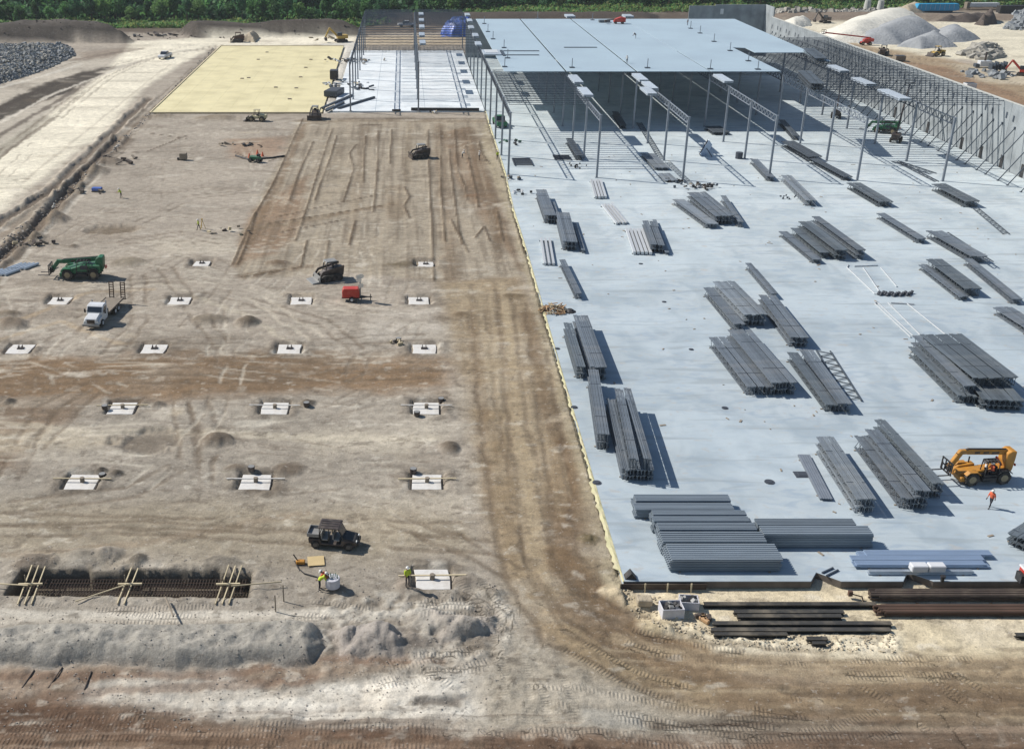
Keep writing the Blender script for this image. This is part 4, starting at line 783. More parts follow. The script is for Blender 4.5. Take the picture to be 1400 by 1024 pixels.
B('dark long bundle in the shade pointing to the green telehandler', (1064, 165), (1072, 164), (1085, 187), (1092, 186), 0, .9, mat='joist_dark')
B('flat bundle of short members stacked right of the second column line', (875, 211), (895, 210), (898, 231), (913, 229), 0, .5)
B('small flat bundle below the stack of short members by the second line', (900, 238), (914, 237), (910, 248), (926, 247), 0, .3, tied=False)
# open trusses lying flat
def flat_truss(label, A_, B_, C_, L=None, dep=1.1, mat='joist_dark', z=.12, tilt=True):
    a, b, c = G(*A_, z), G(*B_, z), G(*C_, z); ax = b - a; L = ax.length; ax.normalize(); dp = max(.5, abs((c - a).dot(Vector((-ax.y, ax.x, 0)))))
    s = 1 if (c - a).dot(Vector((-ax.y, ax.x, 0))) > 0 else -1
    m = MB(); n = max(6, int(L / .8)); st = L / n
    m.bar((0, 0, 0), (L, 0, 0), .13); m.bar((0, s * dp, 0), (L, s * dp, 0), .13)
    for i in range(n): m.bar((i * st, 0 if i % 2 else s * dp, 0), ((i + 1) * st, s * dp if i % 2 else 0, 0), .075)
    o = m.build('open_truss', M[mat]); o.location = a; o.rotation_euler = (0, 0, math.atan2(ax.y, ax.x)); props(o, label, 'truss', 'open trusses lying on the slab'); return o
flat_truss('open lattice truss lying flat beside the middle right joist pile', (1178, 548), (1135, 480), (1160, 552))
flat_truss('single open lattice truss lying flat below the rightmost front column bundle', (1380, 320), (1338, 285), (1374, 322))
flat_truss('open truss standing along the right side of the leaning bundle', (1358, 358), (1296, 318), (1352, 359), z=.9)
flat_truss('long dark truss lying in the shade beside the second column line, far half', (908, 218), (877, 168), (901, 219))
flat_truss('long pale truss lying toward the coiled cables, near half by the second line', (948, 252), (917, 222), (942, 254), mat='joist')
flat_truss('thin truss lying at the foot of the right column, upper of the pair', (1280, 237), (1228, 220), (1277, 240), mat='girder')
flat_truss('thin truss lying at the foot of the right column, lower of the pair', (1283, 248), (1232, 222), (1279, 249), mat='girder')
# white tubes
def tubes(label, FL, FR, NL, NR, n, r=.16, h=.18):
    fl, fr, nl, nr_ = (G(*p, h) for p in (FL, FR, NL, NR)); nm, fm = (nl + nr_) / 2, (fl + fr) / 2; ax = fm - nm; L = ax.length; ax.normalize(); w = (nr_ - nl).length
    t = thing('tube_bundle', label, 'tube bundle', (nm.x, nm.y, .1), math.atan2(ax.y, ax.x), 'bundles of pale square tubes on the slab'); me = MB().box(L / 2, 0, r, L, r * 1.9, r * 1.9).mesh('tube', M['tube'])
    for i in range(n): link('tube', me, t, (random.uniform(-.2, .2), (i - (n - 1) / 2) * w / max(1, n - 1), 0))
    for x in (.5, L - .5): MB().box(x, 0, -.04, .2, w + .6, .1).build('dunnage', M['girder'], t)
tubes('white tubes spread thinly in the open floor below a front column', (824, 281), (835, 280), (843, 306), (857, 306), 4)
tubes('white tubes at the foot of the leftmost front column', (809, 248), (820, 247), (815, 271), (828, 271), 4, .2)
tubes('white tubes lying left against the short two layer pile', (858, 316), (876, 314), (868, 348), (889, 347), 5, .2)
tubes('pale tubes on sleepers near the left slab edge above the slim bundle', (741, 328), (750, 327), (745, 362), (757, 362), 3, .16)
def rods(label, lines, r=.07):
    m = MB()
    for a, b in lines: m.cyl(G(*a, .1), G(*b, .1), r, 5)
    o = m.build('loose_rods', M['tube']); props(o, label, 'rods')
rods('white thin rods laid out in a wide U above the wide right stack', [((1196, 415), (1245, 461)), ((1200, 414), (1248, 459)), ((1214, 414), (1258, 458)), ((1240, 415), (1292, 457)), ((1196, 415), (1200, 413)), ((1218, 414), (1250, 416))], .08)
rods('white thin rods trailing below the jumbled upper centre joist group', [((1158, 366), (1196, 402)), ((1180, 366), (1202, 398)), ((1204, 366), (1226, 392)), ((1158, 366), (1160, 362)), ((1168, 364), (1200, 363))], .08)
o = MB()
for i in range(16): p = G(1200 + i * 3, 405 + math.sin(i * 2) * 1.2 - abs(i - 8) * .2); o.cyl(p, p + Vector((.3, .3, .35)), .2, 6)
props(o.build('clamp_row', M['drain']), 'row of small dark clamps lying between the two sets of white rods', 'clamps')
# single pale deck bundle and the blue white decks at the front
def cross_deck(label, x0, x1, y0, y1, h, n, mat='deck_blue', dz=0):
    a, b, c = G(x0, y1, h + dz), G(x1, y1, h + dz), G(x0, y0, h + dz); w = c.y - a.y
    return deck_bundle(label, (a.x, a.y + w / 2, dz), b.x - a.x, w, h, 0.0, mat, 'deck sheets stacked at the front of the slab', n)
for x0, x1, y0, y1, z, lb in ((868, 998, 675, 684, .9, 'farthest'), (870, 1005, 687, 696, .85, 'second'), (892, 1020, 697, 703.5, 1.0, 'third'), (895, 1027, 705, 712, 1.1, 'fourth'), (900, 1034, 713.5, 723.5, 1.15, 'fifth'), (905, 1047, 725.5, 740, 1.2, 'sixth'), (917, 1069, 742.5, 765, 1.05, 'nearest')):
    cross_deck(f'crosswise grey deck bundle in the stepped fan at the front slab edge, {lb} of seven', x0, x1, y0, y1, z, 7, 'deck_grey', dz=.09)
cross_deck('crosswise grey deck bundle right of the stepped fan, farther half of the pair', 1037, 1172, 708, 717, 1.3, 8, 'deck_grey', dz=.09)
cross_deck('crosswise grey deck bundle right of the stepped fan, nearer ridged half', 1045, 1195, 717.6, 730, 1.25, 8, 'deck_grey', dz=.09)
B('dark joist bundle resting on the roof joists beside the deck notch, upper one', (1098, 66), (1112, 66), (1114, 80), (1132, 80), 11.85, .9, mat='joist_dark')
B('dark joist bundle resting on the roof joists beside the deck notch, lower one', (1092, 97), (1107, 96), (1108, 114), (1128, 115), 11.85, 1.3, mat='joist_dark')
cross_deck('farthest strip of the blue white deck sheets at the front slab edge', 1178, 1350, 751, 758, .36, 3, dz=.08)
cross_deck('middle strip of the blue white deck sheets at the front slab edge', 1167, 1348, 758.5, 765, .36, 3, dz=.08)
cross_deck('wide strip of the blue white deck sheets with ragged ends', 1175, 1352, 765.5, 772, .3, 3, dz=.08)
cross_deck('nearest thin strip of the blue white deck sheets by the slab edge', 1190, 1332, 778, 781, .3, 3, mat='galv', dz=.05)
for x, l in ((1255, 'left white wrapped pack sitting on the nearest deck strip'), (1279, 'right white wrapped pack sitting on the nearest deck strip')):
    p = G(x, 779, .4); o = MB().box(0, 0, .3, 1.25, .7, .55).build('wrapped_pack', M['white'], loc=(p.x, p.y, .36), bev=.06); props(o, l, 'wrapped pack')
a, b = G(1130, 681, .25), G(1099, 621, .25); v = b - a
deck_bundle('single pale deck strip lying alone beside the slim near joist bundle', (a.x, a.y, .05), v.length, 1.05, .22, math.atan2(v.y, v.x), 'steel', 'deck sheets stacked at the front of the slab', 3)
# ------------------------------------------------------------------ machines
def wheel(par, x, y, r, w, rim='rim', name='wheel'):
    s = 1 if y > 0 else -1
    key = (r, w, rim, s)
    if key not in WM:
        t = MB().cyl((0, -w / 2, 0), (0, w / 2, 0), r * .93, 16)
        for i in range(14):
            a = 2 * math.pi * i / 14; t.box(math.cos(a) * r * .95, (.2 if i % 2 else -.2) * w, math.sin(a) * r * .95, r * .14, w * .5, r * .16, ry=-a + math.pi / 2)
        k = MB().cyl((0, s * w * .3, 0), (0, s * (w / 2 + .02), 0), r * .58, 12, r * .5).cyl((0, s * w * .4, 0), (0, s * (w / 2 + .06), 0), r * .2, 8)
        WM[key] = (t.mesh('tyre', M['rubber']), k.mesh('rim', M[rim]))
    e = bpy.data.objects.new(name, None); COL.objects.link(e); e.parent = par; e.location = (x, y, r)
    link('tyre', WM[key][0], e); link('rim', WM[key][1], e); return e
WM = {}
def telehandler(label, loc, rz, paint, pz=2.75, fz=3.0, fx=3.2, drop=1.5, reach=0.0, bulky=False):
    t = thing('telehandler', label, 'telehandler', loc, rz); P_ = M[paint]
    if bulky: MB().prism([(-2.3, .8), (-2.4, 1.75), (-.2, 1.8), (1.0, 1.45), (1.9, 1.2), (1.9, .8)], -1.05, 1.05).build('side_body', P_, t, bev=.06); MB().box(-.5, 1.08, 1.55, .9, .05, .5).build('side_window', M['glass'], t)
    for x in (1.55, -1.55):
        for y in (1.02, -1.02): wheel(t, x, y, .68, .46)
    MB().prism([(-2.3, .75), (-2.5, 1.3), (-1.0, 1.35), (.9, 1.2), (2.5, 1.05), (2.55, .7), (2.1, .5), (-1.9, .5)], -.55, .55).build('chassis', P_, t, bev=.04)
    MB().prism([(-2.5, .9), (-2.62, 1.2), (-2.7, 2.3), (-2.7, pz + .3), (-2.2, pz + .34), (-1.85, pz + .1), (-1.75, 2.0), (-1.95, 1.0)], -.62, .58).build('counterweight', P_, t, bev=.05)
    MB().prism([(.4, 1.1), (.5, 1.45), (2.0, 1.25), (2.5, .95), (2.4, .8), (.4, .8)], -1.1, -.5).build('engine_cover', P_, t, bev=.05)
    MB().box(2.3, 0, .62, .5, 2.0, .45).build('front_axle_frame', P_, t, bev=.04)
    for x in (1.55, -1.55):
        for y in (1.02, -1.02): MB().prism([(x - .72, 1.15), (x - .4, 1.45), (x + .4, 1.45), (x + .72, 1.15), (x + .66, 1.1), (x + .36, 1.37), (x - .36, 1.37), (x - .66, 1.1)], y - .24, y + .24).build('fender', P_ if x > 0 else M['black'], t)
    # open cab on the side of the near wheels
    c = MB()
    for x in (-1.0, .45):
        for y in (.35, 1.1): c.bar((x, y, .9), (x * .8 - .05, y, 2.35), .07)
    for a, b in (((-.85, .35), (-.85, 1.1)), ((.3, .35), (.3, 1.1)), ((-.85, 1.1), (.3, 1.1)), ((-.85, .35), (.3, .35)), ((-.5, .35), (-.5, 1.1)), ((-.1, .35), (-.1, 1.1))): c.bar((*a, 2.35), (*b, 2.35), .07)
    c.build('cab_frame', M['black'], t)
    MB().box(-.25, .72, .85, 1.5, .8, .35).build('cab_floor', M['black'], t, bev=.03)
    MB().box(-.55, .72, 1.15, .5, .5, .15).box(-.78, .72, 1.5, .12, .5, .6).build('seat', M['black'], t, bev=.03)
    MB().bar((.35, .72, 1.0), (.15, .72, 1.55), .05).cyl((.1, .72, 1.52), (.16, .72, 1.6), .18, 10).build('steering_wheel', M['black'], t)
    b = MB(); b.bar((-2.4, -.05, pz), (fx - .3, -.05, fz), .42, .46).build('boom', P_, t, bev=.04)
    MB().bar((fx - 1.1, -.05, fz + .0), (fx + .35 + reach, -.05, fz), .38, .42).build('inner_boom', P_, t, bev=.03)
    MB().bar((-1.6, .32, 1.6), (-.9, .32, pz - .25), .16).build('lift_cylinder', M['red' if paint == 'orange' else 'steel'], t)
    hx, hz = fx + .35 + reach, fz - .05
    MB().bar((hx - .15, -.05, hz + .15), (hx + .75, -.05, hz - drop), .4, .48).build('boom_head', P_, t, bev=.05)
    ex, ez = hx + .75, hz - drop
    MB().bar((hx, -.05, hz - .7), (ex - .1, -.05, ez - .1), .12).build('tilt_cylinder', M['steel'], t)
    f = MB()
    for y in (-.85, -.3, .2, .75): f.bar((ex + .25, y, ez - .5), (ex + .2, y, ez + .75), .09)
    for z in (-.45, .1, .7): f.bar((ex + .22, -.9, ez + z), (ex + .22, .8, ez + z), .1)
    f.box(ex, -.05, ez, .35, .7, .6).build('fork_carriage', M['black'], t)
    for y in (-.65, .55): MB().box(ex + .3, y, ez - .1, .06, .13, .9).box(ex + .95, y, ez - .52, 1.35, .13, .06).build('fork', M['black'], t)
    for x0_, l_ in ((-1.2, .7), (-.2, .55), (.7, .5)):
        if x0_ + l_ < fx - .6:
            zc_ = pz + (fz - pz) * (x0_ + 2.4) / (fx + 2.1); MB().box(x0_ + l_ / 2,   .165, zc_, l_, .03, .2).build('boom_panel', M['dark_paint'], t)
    hs = MB(); zq = lambda x: pz + (fz - pz) * (x + 2.4) / (fx + 2.1) + .3
    for y in (-.12, .0, .1): hs.cyl((-2.0, y, zq(-2.0)), (fx - .4, y, zq(fx - .4)), .03, 5).cyl((fx - .4, y, zq(fx - .4)), (hx + .3, y, hz - .1), .03, 5)
    hs.build('hose', M['black'], t)
    MB().box(-.1, 1.02, .62, 1.4, .5, .4).box(.2, 1.28, .5, .7, .1, .08).build('step_tank', M['black'], t, bev=.03)
    MB().cyl((-2.86, .4, 1.6), (-2.9, .4, 1.6), .14, 8).box(-2.8, -.3, 1.2, .12, .6, .3).build('rear_light', M['red'], t)
    MB().cyl((.9, -.85, 1.3), (.9, -.85, 2.0), .07, 7).build('exhaust', M['black'], t)
    MB().box(.55, 1.15, 2.1, .06, .22, .3).build('mirror', M['white'], t, bev=.02)
    return t
def at_z(px, py, z=0.0): p = G(px, py, z); return p
def heading(a, b, z=0.0): p, q = G(*a, z), G(*b, z); return math.atan2(q.y - p.y, q.x - p.x)
oth = telehandler('yellow orange telehandler with raised forks parked on the slab at right', at_z(1339, 655), rad(182 + 4), 'orange', fx=2.2)
oth.scale = (.95, .95, .95)
telehandler('dark green telehandler parked on the dirt left of the white truck', on_ground(114, 379), rad(181), 'green', 2.35, 2.0, 2.5, .95, bulky=True).scale = (1.12, 1.12, 1.12)
gth = telehandler('green telehandler standing on the slab under the joists near the wall', at_z(1210, 182), rad(150), 'green', 2.4, 2.1, 2.6, 1.1, bulky=True)
# flatbed truck
def truck(label, loc, rz):
    t = thing('flatbed_truck', label, 'truck', loc, rz)
    for y in (1.0, -1.0): wheel(t, 2.95, y, .5, .3, 'white'); wheel(t, -1.55, y, .5, .52, 'white'); wheel(t, -2.75, y, .5, .52, 'white')
    MB().box(-.2, 0, .8, 8.0, .9, .25).build('frame', M['black'], t)
    MB().prism([(.95, .75), (.95, 2.6), (1.15, 2.75), (2.1, 2.72), (2.35, 2.55), (2.75, 1.85), (2.75, .75)], -1.12, 1.12).build('cab', M['white'], t, bev=.08)
    MB().prism([(2.7, .75), (2.7, 1.82), (4.1, 1.5), (4.25, 1.3), (4.28, .75)], -.85, .85).build('hood', M['white'], t, bev=.1)
    for y in (1, -1): MB().prism([(2.25, .95), (2.45, 1.3), (3.0, 1.45), (3.75, 1.3), (4.15, .95), (4.2, .65), (3.6, .65), (3.45, .95), (2.95, 1.08), (2.45, .95)], y * .8 - .28, y * .8 + .28).build('fender', M['white'], t, bev=.04)
    MB().add([(2.42, -.96, 2.5), (2.42, .96, 2.5), (2.79, 1.0, 1.9), (2.79, -1.0, 1.9), (2.36, -.96, 2.5), (2.36, .96, 2.5), (2.73, 1.0, 1.9), (2.73, -1.0, 1.9)], [(0, 3, 2, 1), (4, 5, 6, 7), (0, 1, 5, 4), (1, 2, 6, 5), (2, 3, 7, 6), (3, 0, 4, 7)]).build('windscreen', M['glass'], t)
    for y in (1.125, -1.125): MB().prism([(1.3, 1.8), (1.35, 2.45), (2.15, 2.45), (2.55, 1.8)], y - .012, y + .012).build('side_window', M['glass'], t); MB().box(1.9, y * 1.005, 1.2, 1.4, .02, 1.0).build('door', M['white'], t)
    MB().box(4.275, 0, 1.1, .05, 1.05, .5).box(4.29, 0, 1.0, .05, 1.0, .03).box(4.29, 0, 1.15, .05, 1.0, .03).build('grille', M['dark_paint'], t)
    for y in (.78, -.78): MB().box(4.2, y, 1.05, .12, .4, .24).build('headlight', M['lamp_glass'], t, bev=.03)
    MB().box(4.38, 0, .62, .22, 2.35, .32).build('bumper', M['grey_paint'], t, bev=.04)
    for y in (1.4, -1.4): MB().box(2.5, y, 1.95, .12, .2, .5).bar((2.45, y * .8, 1.9), (2.5, y, 1.9), .05).build('mirror', M['black'], t)
    for y in (.95, -.95): MB().cyl((.8, y, .9), (.8, y, 2.9), .08, 8).build('exhaust', M['steel'], t)
    d = MB().box(-2.0, 0, 1.12, 5.6, 2.5, .16).build('deck', M['wood_grey'], t, bev=.02)
    for y in (1.26, -1.26): MB().box(-2.0, y, 1.15, 5.7, .06, .2).build('side_rail', M['dark_paint'], t)
    MB().box(.72, 0, 1.5, .1, 2.3, .6).build('headboard', M['grey_paint'], t)
    MB().prism([(-4.8, 1.2), (-5.9, .7), (-5.9, .6), (-4.8, .95)], -1.25, 1.25).build('beaver_tail', M['dark_paint'], t)
    for y in (.82, -.82):
        r = MB(); 
        for s in (-.3, .3): r.bar((-5.8, y + s, .75), (-6.1, y + s, 3.1), .1, .14)
        for k in range(7): r.bar((-5.82 - .043 * k, y - .3, .95 + .34 * k), (-5.82 - .043 * k, y + .3, .95 + .34 * k), .09)
        r.build('ramp', M['rust'], t)
    MB().box(-2.2, 1.0, .75, 1.0, .4, .5).build('tool_box', M['grey_paint'], t, bev=.03)
    return t
pa = on_ground(126, 450); ang = math.atan2(-8, -.9)
truck('white flatbed truck with raised brown loading ramps facing the viewer', pa - Vector((math.cos(ang), math.sin(ang), 0)) * 3.7, ang).scale = (.9, .9, .9)
# four seat utility buggy
def buggy(label, loc, rz):
    t = thing('utility_buggy', label, 'buggy', loc, rz)
    for x in (1.35, -1.35):
        for y in (.68, -.68): wheel(t, x, y, .36, .28, 'rim_dark')
    MB().prism([(-1.9, .45), (-1.95, .85), (-1.0, .85), (-.9, .5), (.7, .5), (.8, .9), (1.95, .82), (2.0, .5), (1.7, .35), (-1.7, .35)], -.72, .72).build('body', M['dark_paint'], t, bev=.04)
    MB().prism([(.85, .88), (.9, 1.08), (1.85, .9), (2.0, .72), (2.0, .6), (.9, .6)], -.68, .68).build('hood', M['black'], t, bev=.05)
    for y in (.5, -.5): MB().box(1.96, y, .78, .1, .26, .14).build('headlight', M['lamp_glass'], t, bev=.02)
    MB().box(2.08, 0, .55, .1, 1.2, .3).build('bumper', M['black'], t, bev=.03)
    MB().box(-1.55, 0, 1.0, .95, 1.3, .06).box(-1.55, .66, 1.14, .95, .05, .28).box(-1.55, -.66, 1.14, .95, .05, .28).box(-2.02, 0, 1.14, .05, 1.3, .28).box(-1.08, 0, 1.14, .05, 1.3, .28).build('cargo_bed', M['grey_paint'], t)
    for x in (.35, -.6): MB().box(x, 0, .78, .5, 1.25, .16).box(x - .28, 0, 1.1, .12, 1.25, .55).build('seat', M['grey_paint'], t, bev=.04)
    c = MB()
    for y in (.66, -.66):
        c.bar((.95, y, .9), (.5, y * .95, 1.85), .06); c.bar((-.25, y, .6), (-.25, y * .95, 1.85), .06); c.bar((-1.05, y, .7), (-1.0, y * .95, 1.85), .06)
    c.build('roll_cage', M['black'], t)
    MB().prism([(-1.15, 1.82), (-1.1, 1.93), (.5, 1.95), (.68, 1.88), (.6, 1.82)], -.74, .74).build('roof', M['dark_paint'], t, bev=.04)
    for y in (-.35, 0, .35): MB().box(-.25, y, 1.95, 1.4, .06, .04).build('roof_rib', M['black'], t)
    MB().add([(.94, -.6, .95), (.94, .6, .95), (.56, .58, 1.8), (.56, -.58, 1.8), (.97, -.6, .95), (.97, .6, .95), (.59, .58, 1.8), (.59, -.58, 1.8)], [(0, 1, 2, 3), (7, 6, 5, 4), (0, 4, 5, 1), (1, 5, 6, 2), (2, 6, 7, 3), (3, 7, 4, 0)]).build('windscreen', M['glass'], t)
    MB().cyl((.7, .32, 1.2), (.75, .32, 1.28), .17, 10).build('steering_wheel', M['black'], t)
    return t
a, b = on_ground(432, 748), on_ground(480, 752)
buggy('black four seat utility buggy with roof parked on tan dirt', (a + b) / 2 + Vector((0, .6, 0)), math.atan2(b.y - a.y, b.x - a.x))
# tracked loader
def track_loader(label, loc, rz, paint='dark_paint', roof='grey_paint', blade=False, s=1.0, cat='loader', name='track_loader'):
    t = thing(name, label, cat, loc, rz); t.scale = (s, s, s)
    for y in (.72, -.72):
        k = MB().prism([(-1.25, .12), (-1.3, .5), (-.8, .75), (.8, .72), (1.2, .45), (1.15, .1), (.9, 0), (-1.0, 0)], y - .21, y + .21).build('track', M['rubber'], t, bev=.05)
        for x in (-.8, -.25, .3, .85): MB().cyl((x, y + (.2 if y > 0 else -.2), .25), (x, y + (.26 if y > 0 else -.26), .25), .17, 8).build('roller', M['dark_paint'], k)
    MB().prism([(-1.5, .5), (-1.6, 1.35), (-.8, 1.5), (.5, 1.1), (.95, .7), (.9, .4), (-1.4, .4)], -.52, .52).build('body', M[paint], t, bev=.05)
    c = MB()
    for y in (.48, -.48): c.bar((.55, y, .9), (.35, y, 2.05), .08); c.bar((-.75, y, 1.2), (-.75, y, 2.05), .08); c.bar((.35, y, 2.0), (-.75, y, 2.0), .06)
    c.build('cab_frame', M['black'], t)
    MB().box(-.2, 0, 2.1, 1.25, 1.1, .1).build('roof', M[roof], t, bev=.04)
    MB().box(-.25, 0, 1.2, .45, .5, .14).box(-.45, 0, 1.5, .12, .5, .5).build('seat', M['black'], t, bev=.03)
    for y in (.78, -.78): MB().bar((-1.45, y, 1.55), (.9, y, 1.1), .14, .22).bar((.9, y, 1.15), (1.5, y, .35), .14, .22).build('lift_arm', M[paint], t)
    if blade: MB().prism([(1.5, .02), (1.42, .4), (1.5, .85), (1.58, .85), (1.52, .4), (1.6, .02)], -1.2, 1.2).build('blade', M[paint], t)
    else: MB().prism([(1.35, .05), (1.3, .75), (1.38, .78), (1.55, .2), (2.25, .12), (2.3, .03), (1.5, 0)], -1.0, 1.0).build('bucket', M['grey_paint'], t, bev=.02)
    for y in (.35, -.35): MB().box(.42, y, 1.95, .1, .18, .12).build('work_light', M['lamp_glass'], t)
    return t
track_loader('dark tracked loader with pale roof and bucket on the graded dirt', on_ground(450, 382), rad(205), s=1.25)
track_loader('dark machine with a front blade standing at the yellow sheet corner', on_ground(431, 163), rad(-92), blade=True, s=1.35, cat='dozer', name='bulldozer')
track_loader('dark brown tractor with safety frame working on the brown graded field', on_ground(574, 216), rad(195), s=1.25, cat='dozer', name='bulldozer', blade=True)
def wheel_loader(label, loc, rz, paint='cream', s=1.0):
    t = thing('wheel_loader', label, 'loader', loc, rz); t.scale = (s, s, s)
    for x in (1.2, -1.2):
        for y in (.85, -.85): wheel(t, x, y, .6, .42)
    MB().prism([(-2.2, .7), (-2.25, 1.5), (-.6, 1.65), (-.5, .7)], -.6, .6).build('engine_cover', M[paint], t, bev=.08)
    MB().prism([(-.4, .6), (-.4, 1.2), (1.4, 1.15), (1.6, .6)], -.5, .5).build('body', M[paint], t, bev=.06)
    c = MB()
    for x in (-.5, .6):
        for y in (.5, -.5): c.bar((x, y, 1.2), (x * .85, y, 2.5), .09)
    c.build('cab_frame', M['black'], t); MB().box(0, 0, 2.55, 1.35, 1.2, .12).build('roof', M[paint], t, bev=.04)
    MB().box(-.1, 0, 1.4, .5, .5, .3).box(-.35, 0, 1.75, .12, .5, .5).build('seat', M['black'], t)
    for y in (.5, -.5): MB().bar((.9, y, 1.3), (2.3, y, .5), .16, .25).build('lift_arm', M[paint], t)
    MB().prism([(2.2, .05), (2.15, .95), (2.3, 1.0), (2.5, .3), (3.1, .15), (3.1, .05)], -1.15, 1.15).build('bucket', M['dark_paint'], t, bev=.03)
    return t
wheel_loader('small cream wheel loader at the front edge of the yellow sheet', on_ground(352, 166), rad(172))
# trailer light tower
t = thing('light_tower', 'red trailer mounted light tower standing alone on the dirt', 'light tower', on_ground(482, 411), rad(0))
for y in (.75, -.75): wheel(t, -.05, y, .36, .24, 'white')
MB().prism([(-1.25, .55), (-1.3, 1.35), (-1.15, 1.75), (.75, 1.75), (.9, 1.35), (.9, .55)], -.62, .62).build('cabinet', M['red'], t, bev=.06)
for x in (-.75, .3): MB().box(x, -.63, 1.2, .8, .03, .7).build('side_door', M['red'], t, bev=.01)
MB().box(-.2, 0, .5, 2.3, 1.1, .1).bar((.9, 0, .5), (2.5, 0, .5), .12).bar((.9, .5, .5), (2.0, 0, .5), .1).bar((.9, -.5, .5), (2.0, 0, .5), .1).build('tow_bar', M['black'], t)
MB().cyl((2.3, 0, 0), (2.3, 0, .9), .06, 6).build('jack_leg', M['black'], t)
MB().cyl((1.0, 0, .6), (1.0, 0, 3.3), .09, 8).build('mast', M['grey_paint'], t)
for x, z in ((.8, 3.35), (1.15, 3.45), (.85, 2.95), (1.1, 2.2)): MB().cyl((x, -.05, z), (x + .02, -.32, z - .08), .18, 10, .36).build('lamp_head', M['lamp_glass'], t)
for y in (.8, -.8): MB().bar((.6, y * .7, .5), (.6, y * 1.6, .5), .08).bar((.6, y * 1.6, .5), (.6, y * 1.6, 0), .07).build('outrigger', M['black'], t)
# far machines
def excavator(label, loc, rz, paint='yellow', s=1.0):
    t = thing('excavator', label, 'excavator', loc, rz); t.scale = (s, s, s)
    for y in (1.1, -1.1): MB().prism([(-1.9, .3), (-1.6, .85), (1.6, .85), (1.9, .3), (1.5, 0), (-1.5, 0)], y - .3, y + .3).build('track', M['rubber'], t)
    MB().box(-.4, 0, 1.6, 3.2, 2.3, 1.1).build('body', M[paint], t, bev=.1); MB().box(.6, .75, 2.4, 1.4, .9, 1.0).build('cab', M['glass'], t, bev=.06)
    MB().bar((1.0, -.2, 1.7), (3.6, -.2, 4.2), .4, .6).build('boom', M[paint], t, bev=.04); MB().bar((3.5, -.2, 4.3), (4.9, -.2, 1.6), .3, .45).build('stick', M[paint], t, bev=.04)
    MB().prism([(4.7, 1.7), (5.3, 1.3), (5.0, .5), (4.4, .6)], -.7, .4).build('bucket', M['dark_paint'], t); return t
excavator('small pale yellow excavator far off beside the dark earth bank', on_ground(466, 45), rad(200), s=1.1)
excavator('tan excavator far off in front of the white stockpile', on_ground(1128, 30), rad(200), 'dark_paint', s=1.0)
wheel_loader('yellow wheel loader working in front of the grey gravel heaps', on_ground(1281, 77), rad(200), 'yellow', 1.15)
def boom_lift(label, loc, rz, paint='red', ang=10, L=9, s=1.0):
    t = thing('boom_lift', label, 'boom lift', loc, rz); t.scale = (s, s, s)
    for x in (1.1, -1.1):
        for y in (.9, -.9): wheel(t, x, y, .5, .36)
    MB().box(0, 0, .8, 2.8, 1.3, .45).build('chassis', M[paint], t, bev=.05); MB().prism([(-2.1, 1.05), (-2.2, 1.9), (-.6, 2.1), (.8, 1.7), (.8, 1.05)], -.8, .8).build('turret', M[paint], t, bev=.08)
    ca, sa = math.cos(rad(ang)), math.sin(rad(ang)); e = Vector((-1.4 + L * ca, 0, 2.1 + L * sa))
    MB().bar((-1.4, 0, 2.1), e, .3, .36).build('boom', M[paint], t, bev=.02); bk = MB()
    for z in (0, .55, 1.1):
        for a, b in (((0, -.9), (.8, -.9)), ((.8, -.9), (.8, .9)), ((.8, .9), (0, .9)), ((0, .9), (0, -.9))): bk.bar((e.x + a[0], a[1], e.z - .3 + z), (e.x + b[0], b[1], e.z - .3 + z), .07)
    for x in (0, .8):
        for y in (-.9, .9): bk.bar((e.x + x, y, e.z - .3), (e.x + x, y, e.z + .8), .07)
    bk.box(e.x + .4, 0, e.z - .3, .8, 1.8, .05).build('basket', M['black'], t); return t
boom_lift('red boom lift outside the wall with its arm pointing left', on_ground(1183, 62), rad(178), 'red', 6, 14, 1.1)
rc = thing('roof_cart', 'red powered cart with a dark arm on the far edge of the roof deck', 'cart', G(846, 33, ZR), rad(180))
for x in (1.0, -1.0):
    for y in (.7, -.7): wheel(rc, x, y, .35, .25, 'rim_dark')
MB().prism([(-1.8, .5), (-1.8, 1.7), (-.4, 1.9), (1.4, 1.3), (1.6, .5)], -.8, .8).build('body', M['red'], rc, bev=.06); MB().bar((.8, 0, 1.3), (3.6, 0, 1.0), .3, .3).box(3.8, 0, .8, .6, 1.4, .5).build('arm', M['dark_paint'], rc)
mp_ = thing('material_pile', 'dark green bundle beside the red cart on the far roof edge', 'bundle', G(826, 31, ZR)); MB().box(0, 0, .35, 3.2, 2, .6).build('load', M['joist_green'], mp_, bev=.05); MB().box(0, 0, .05, 2.8, 1.6, .1).build('dunnage', M['wood_grey'], mp_)
track_loader('small dark machine hugging the outside of the concrete wall', on_ground(1207, 76), rad(60), s=1.5, cat='loader')
excavator('red machine cut by the right picture edge beyond the concrete wall', on_ground(1399, 104), rad(150), 'red', s=.95)
boom_lift('dark boom lift standing under the joists in the notch of the roof', (98.5, 252, 0), rad(70), 'dark_paint', 50, 9)
boom_lift('dark boom lift reaching up to the joists near the concrete wall', (101.5, 226, 0), rad(60), 'dark_paint', 45, 12)
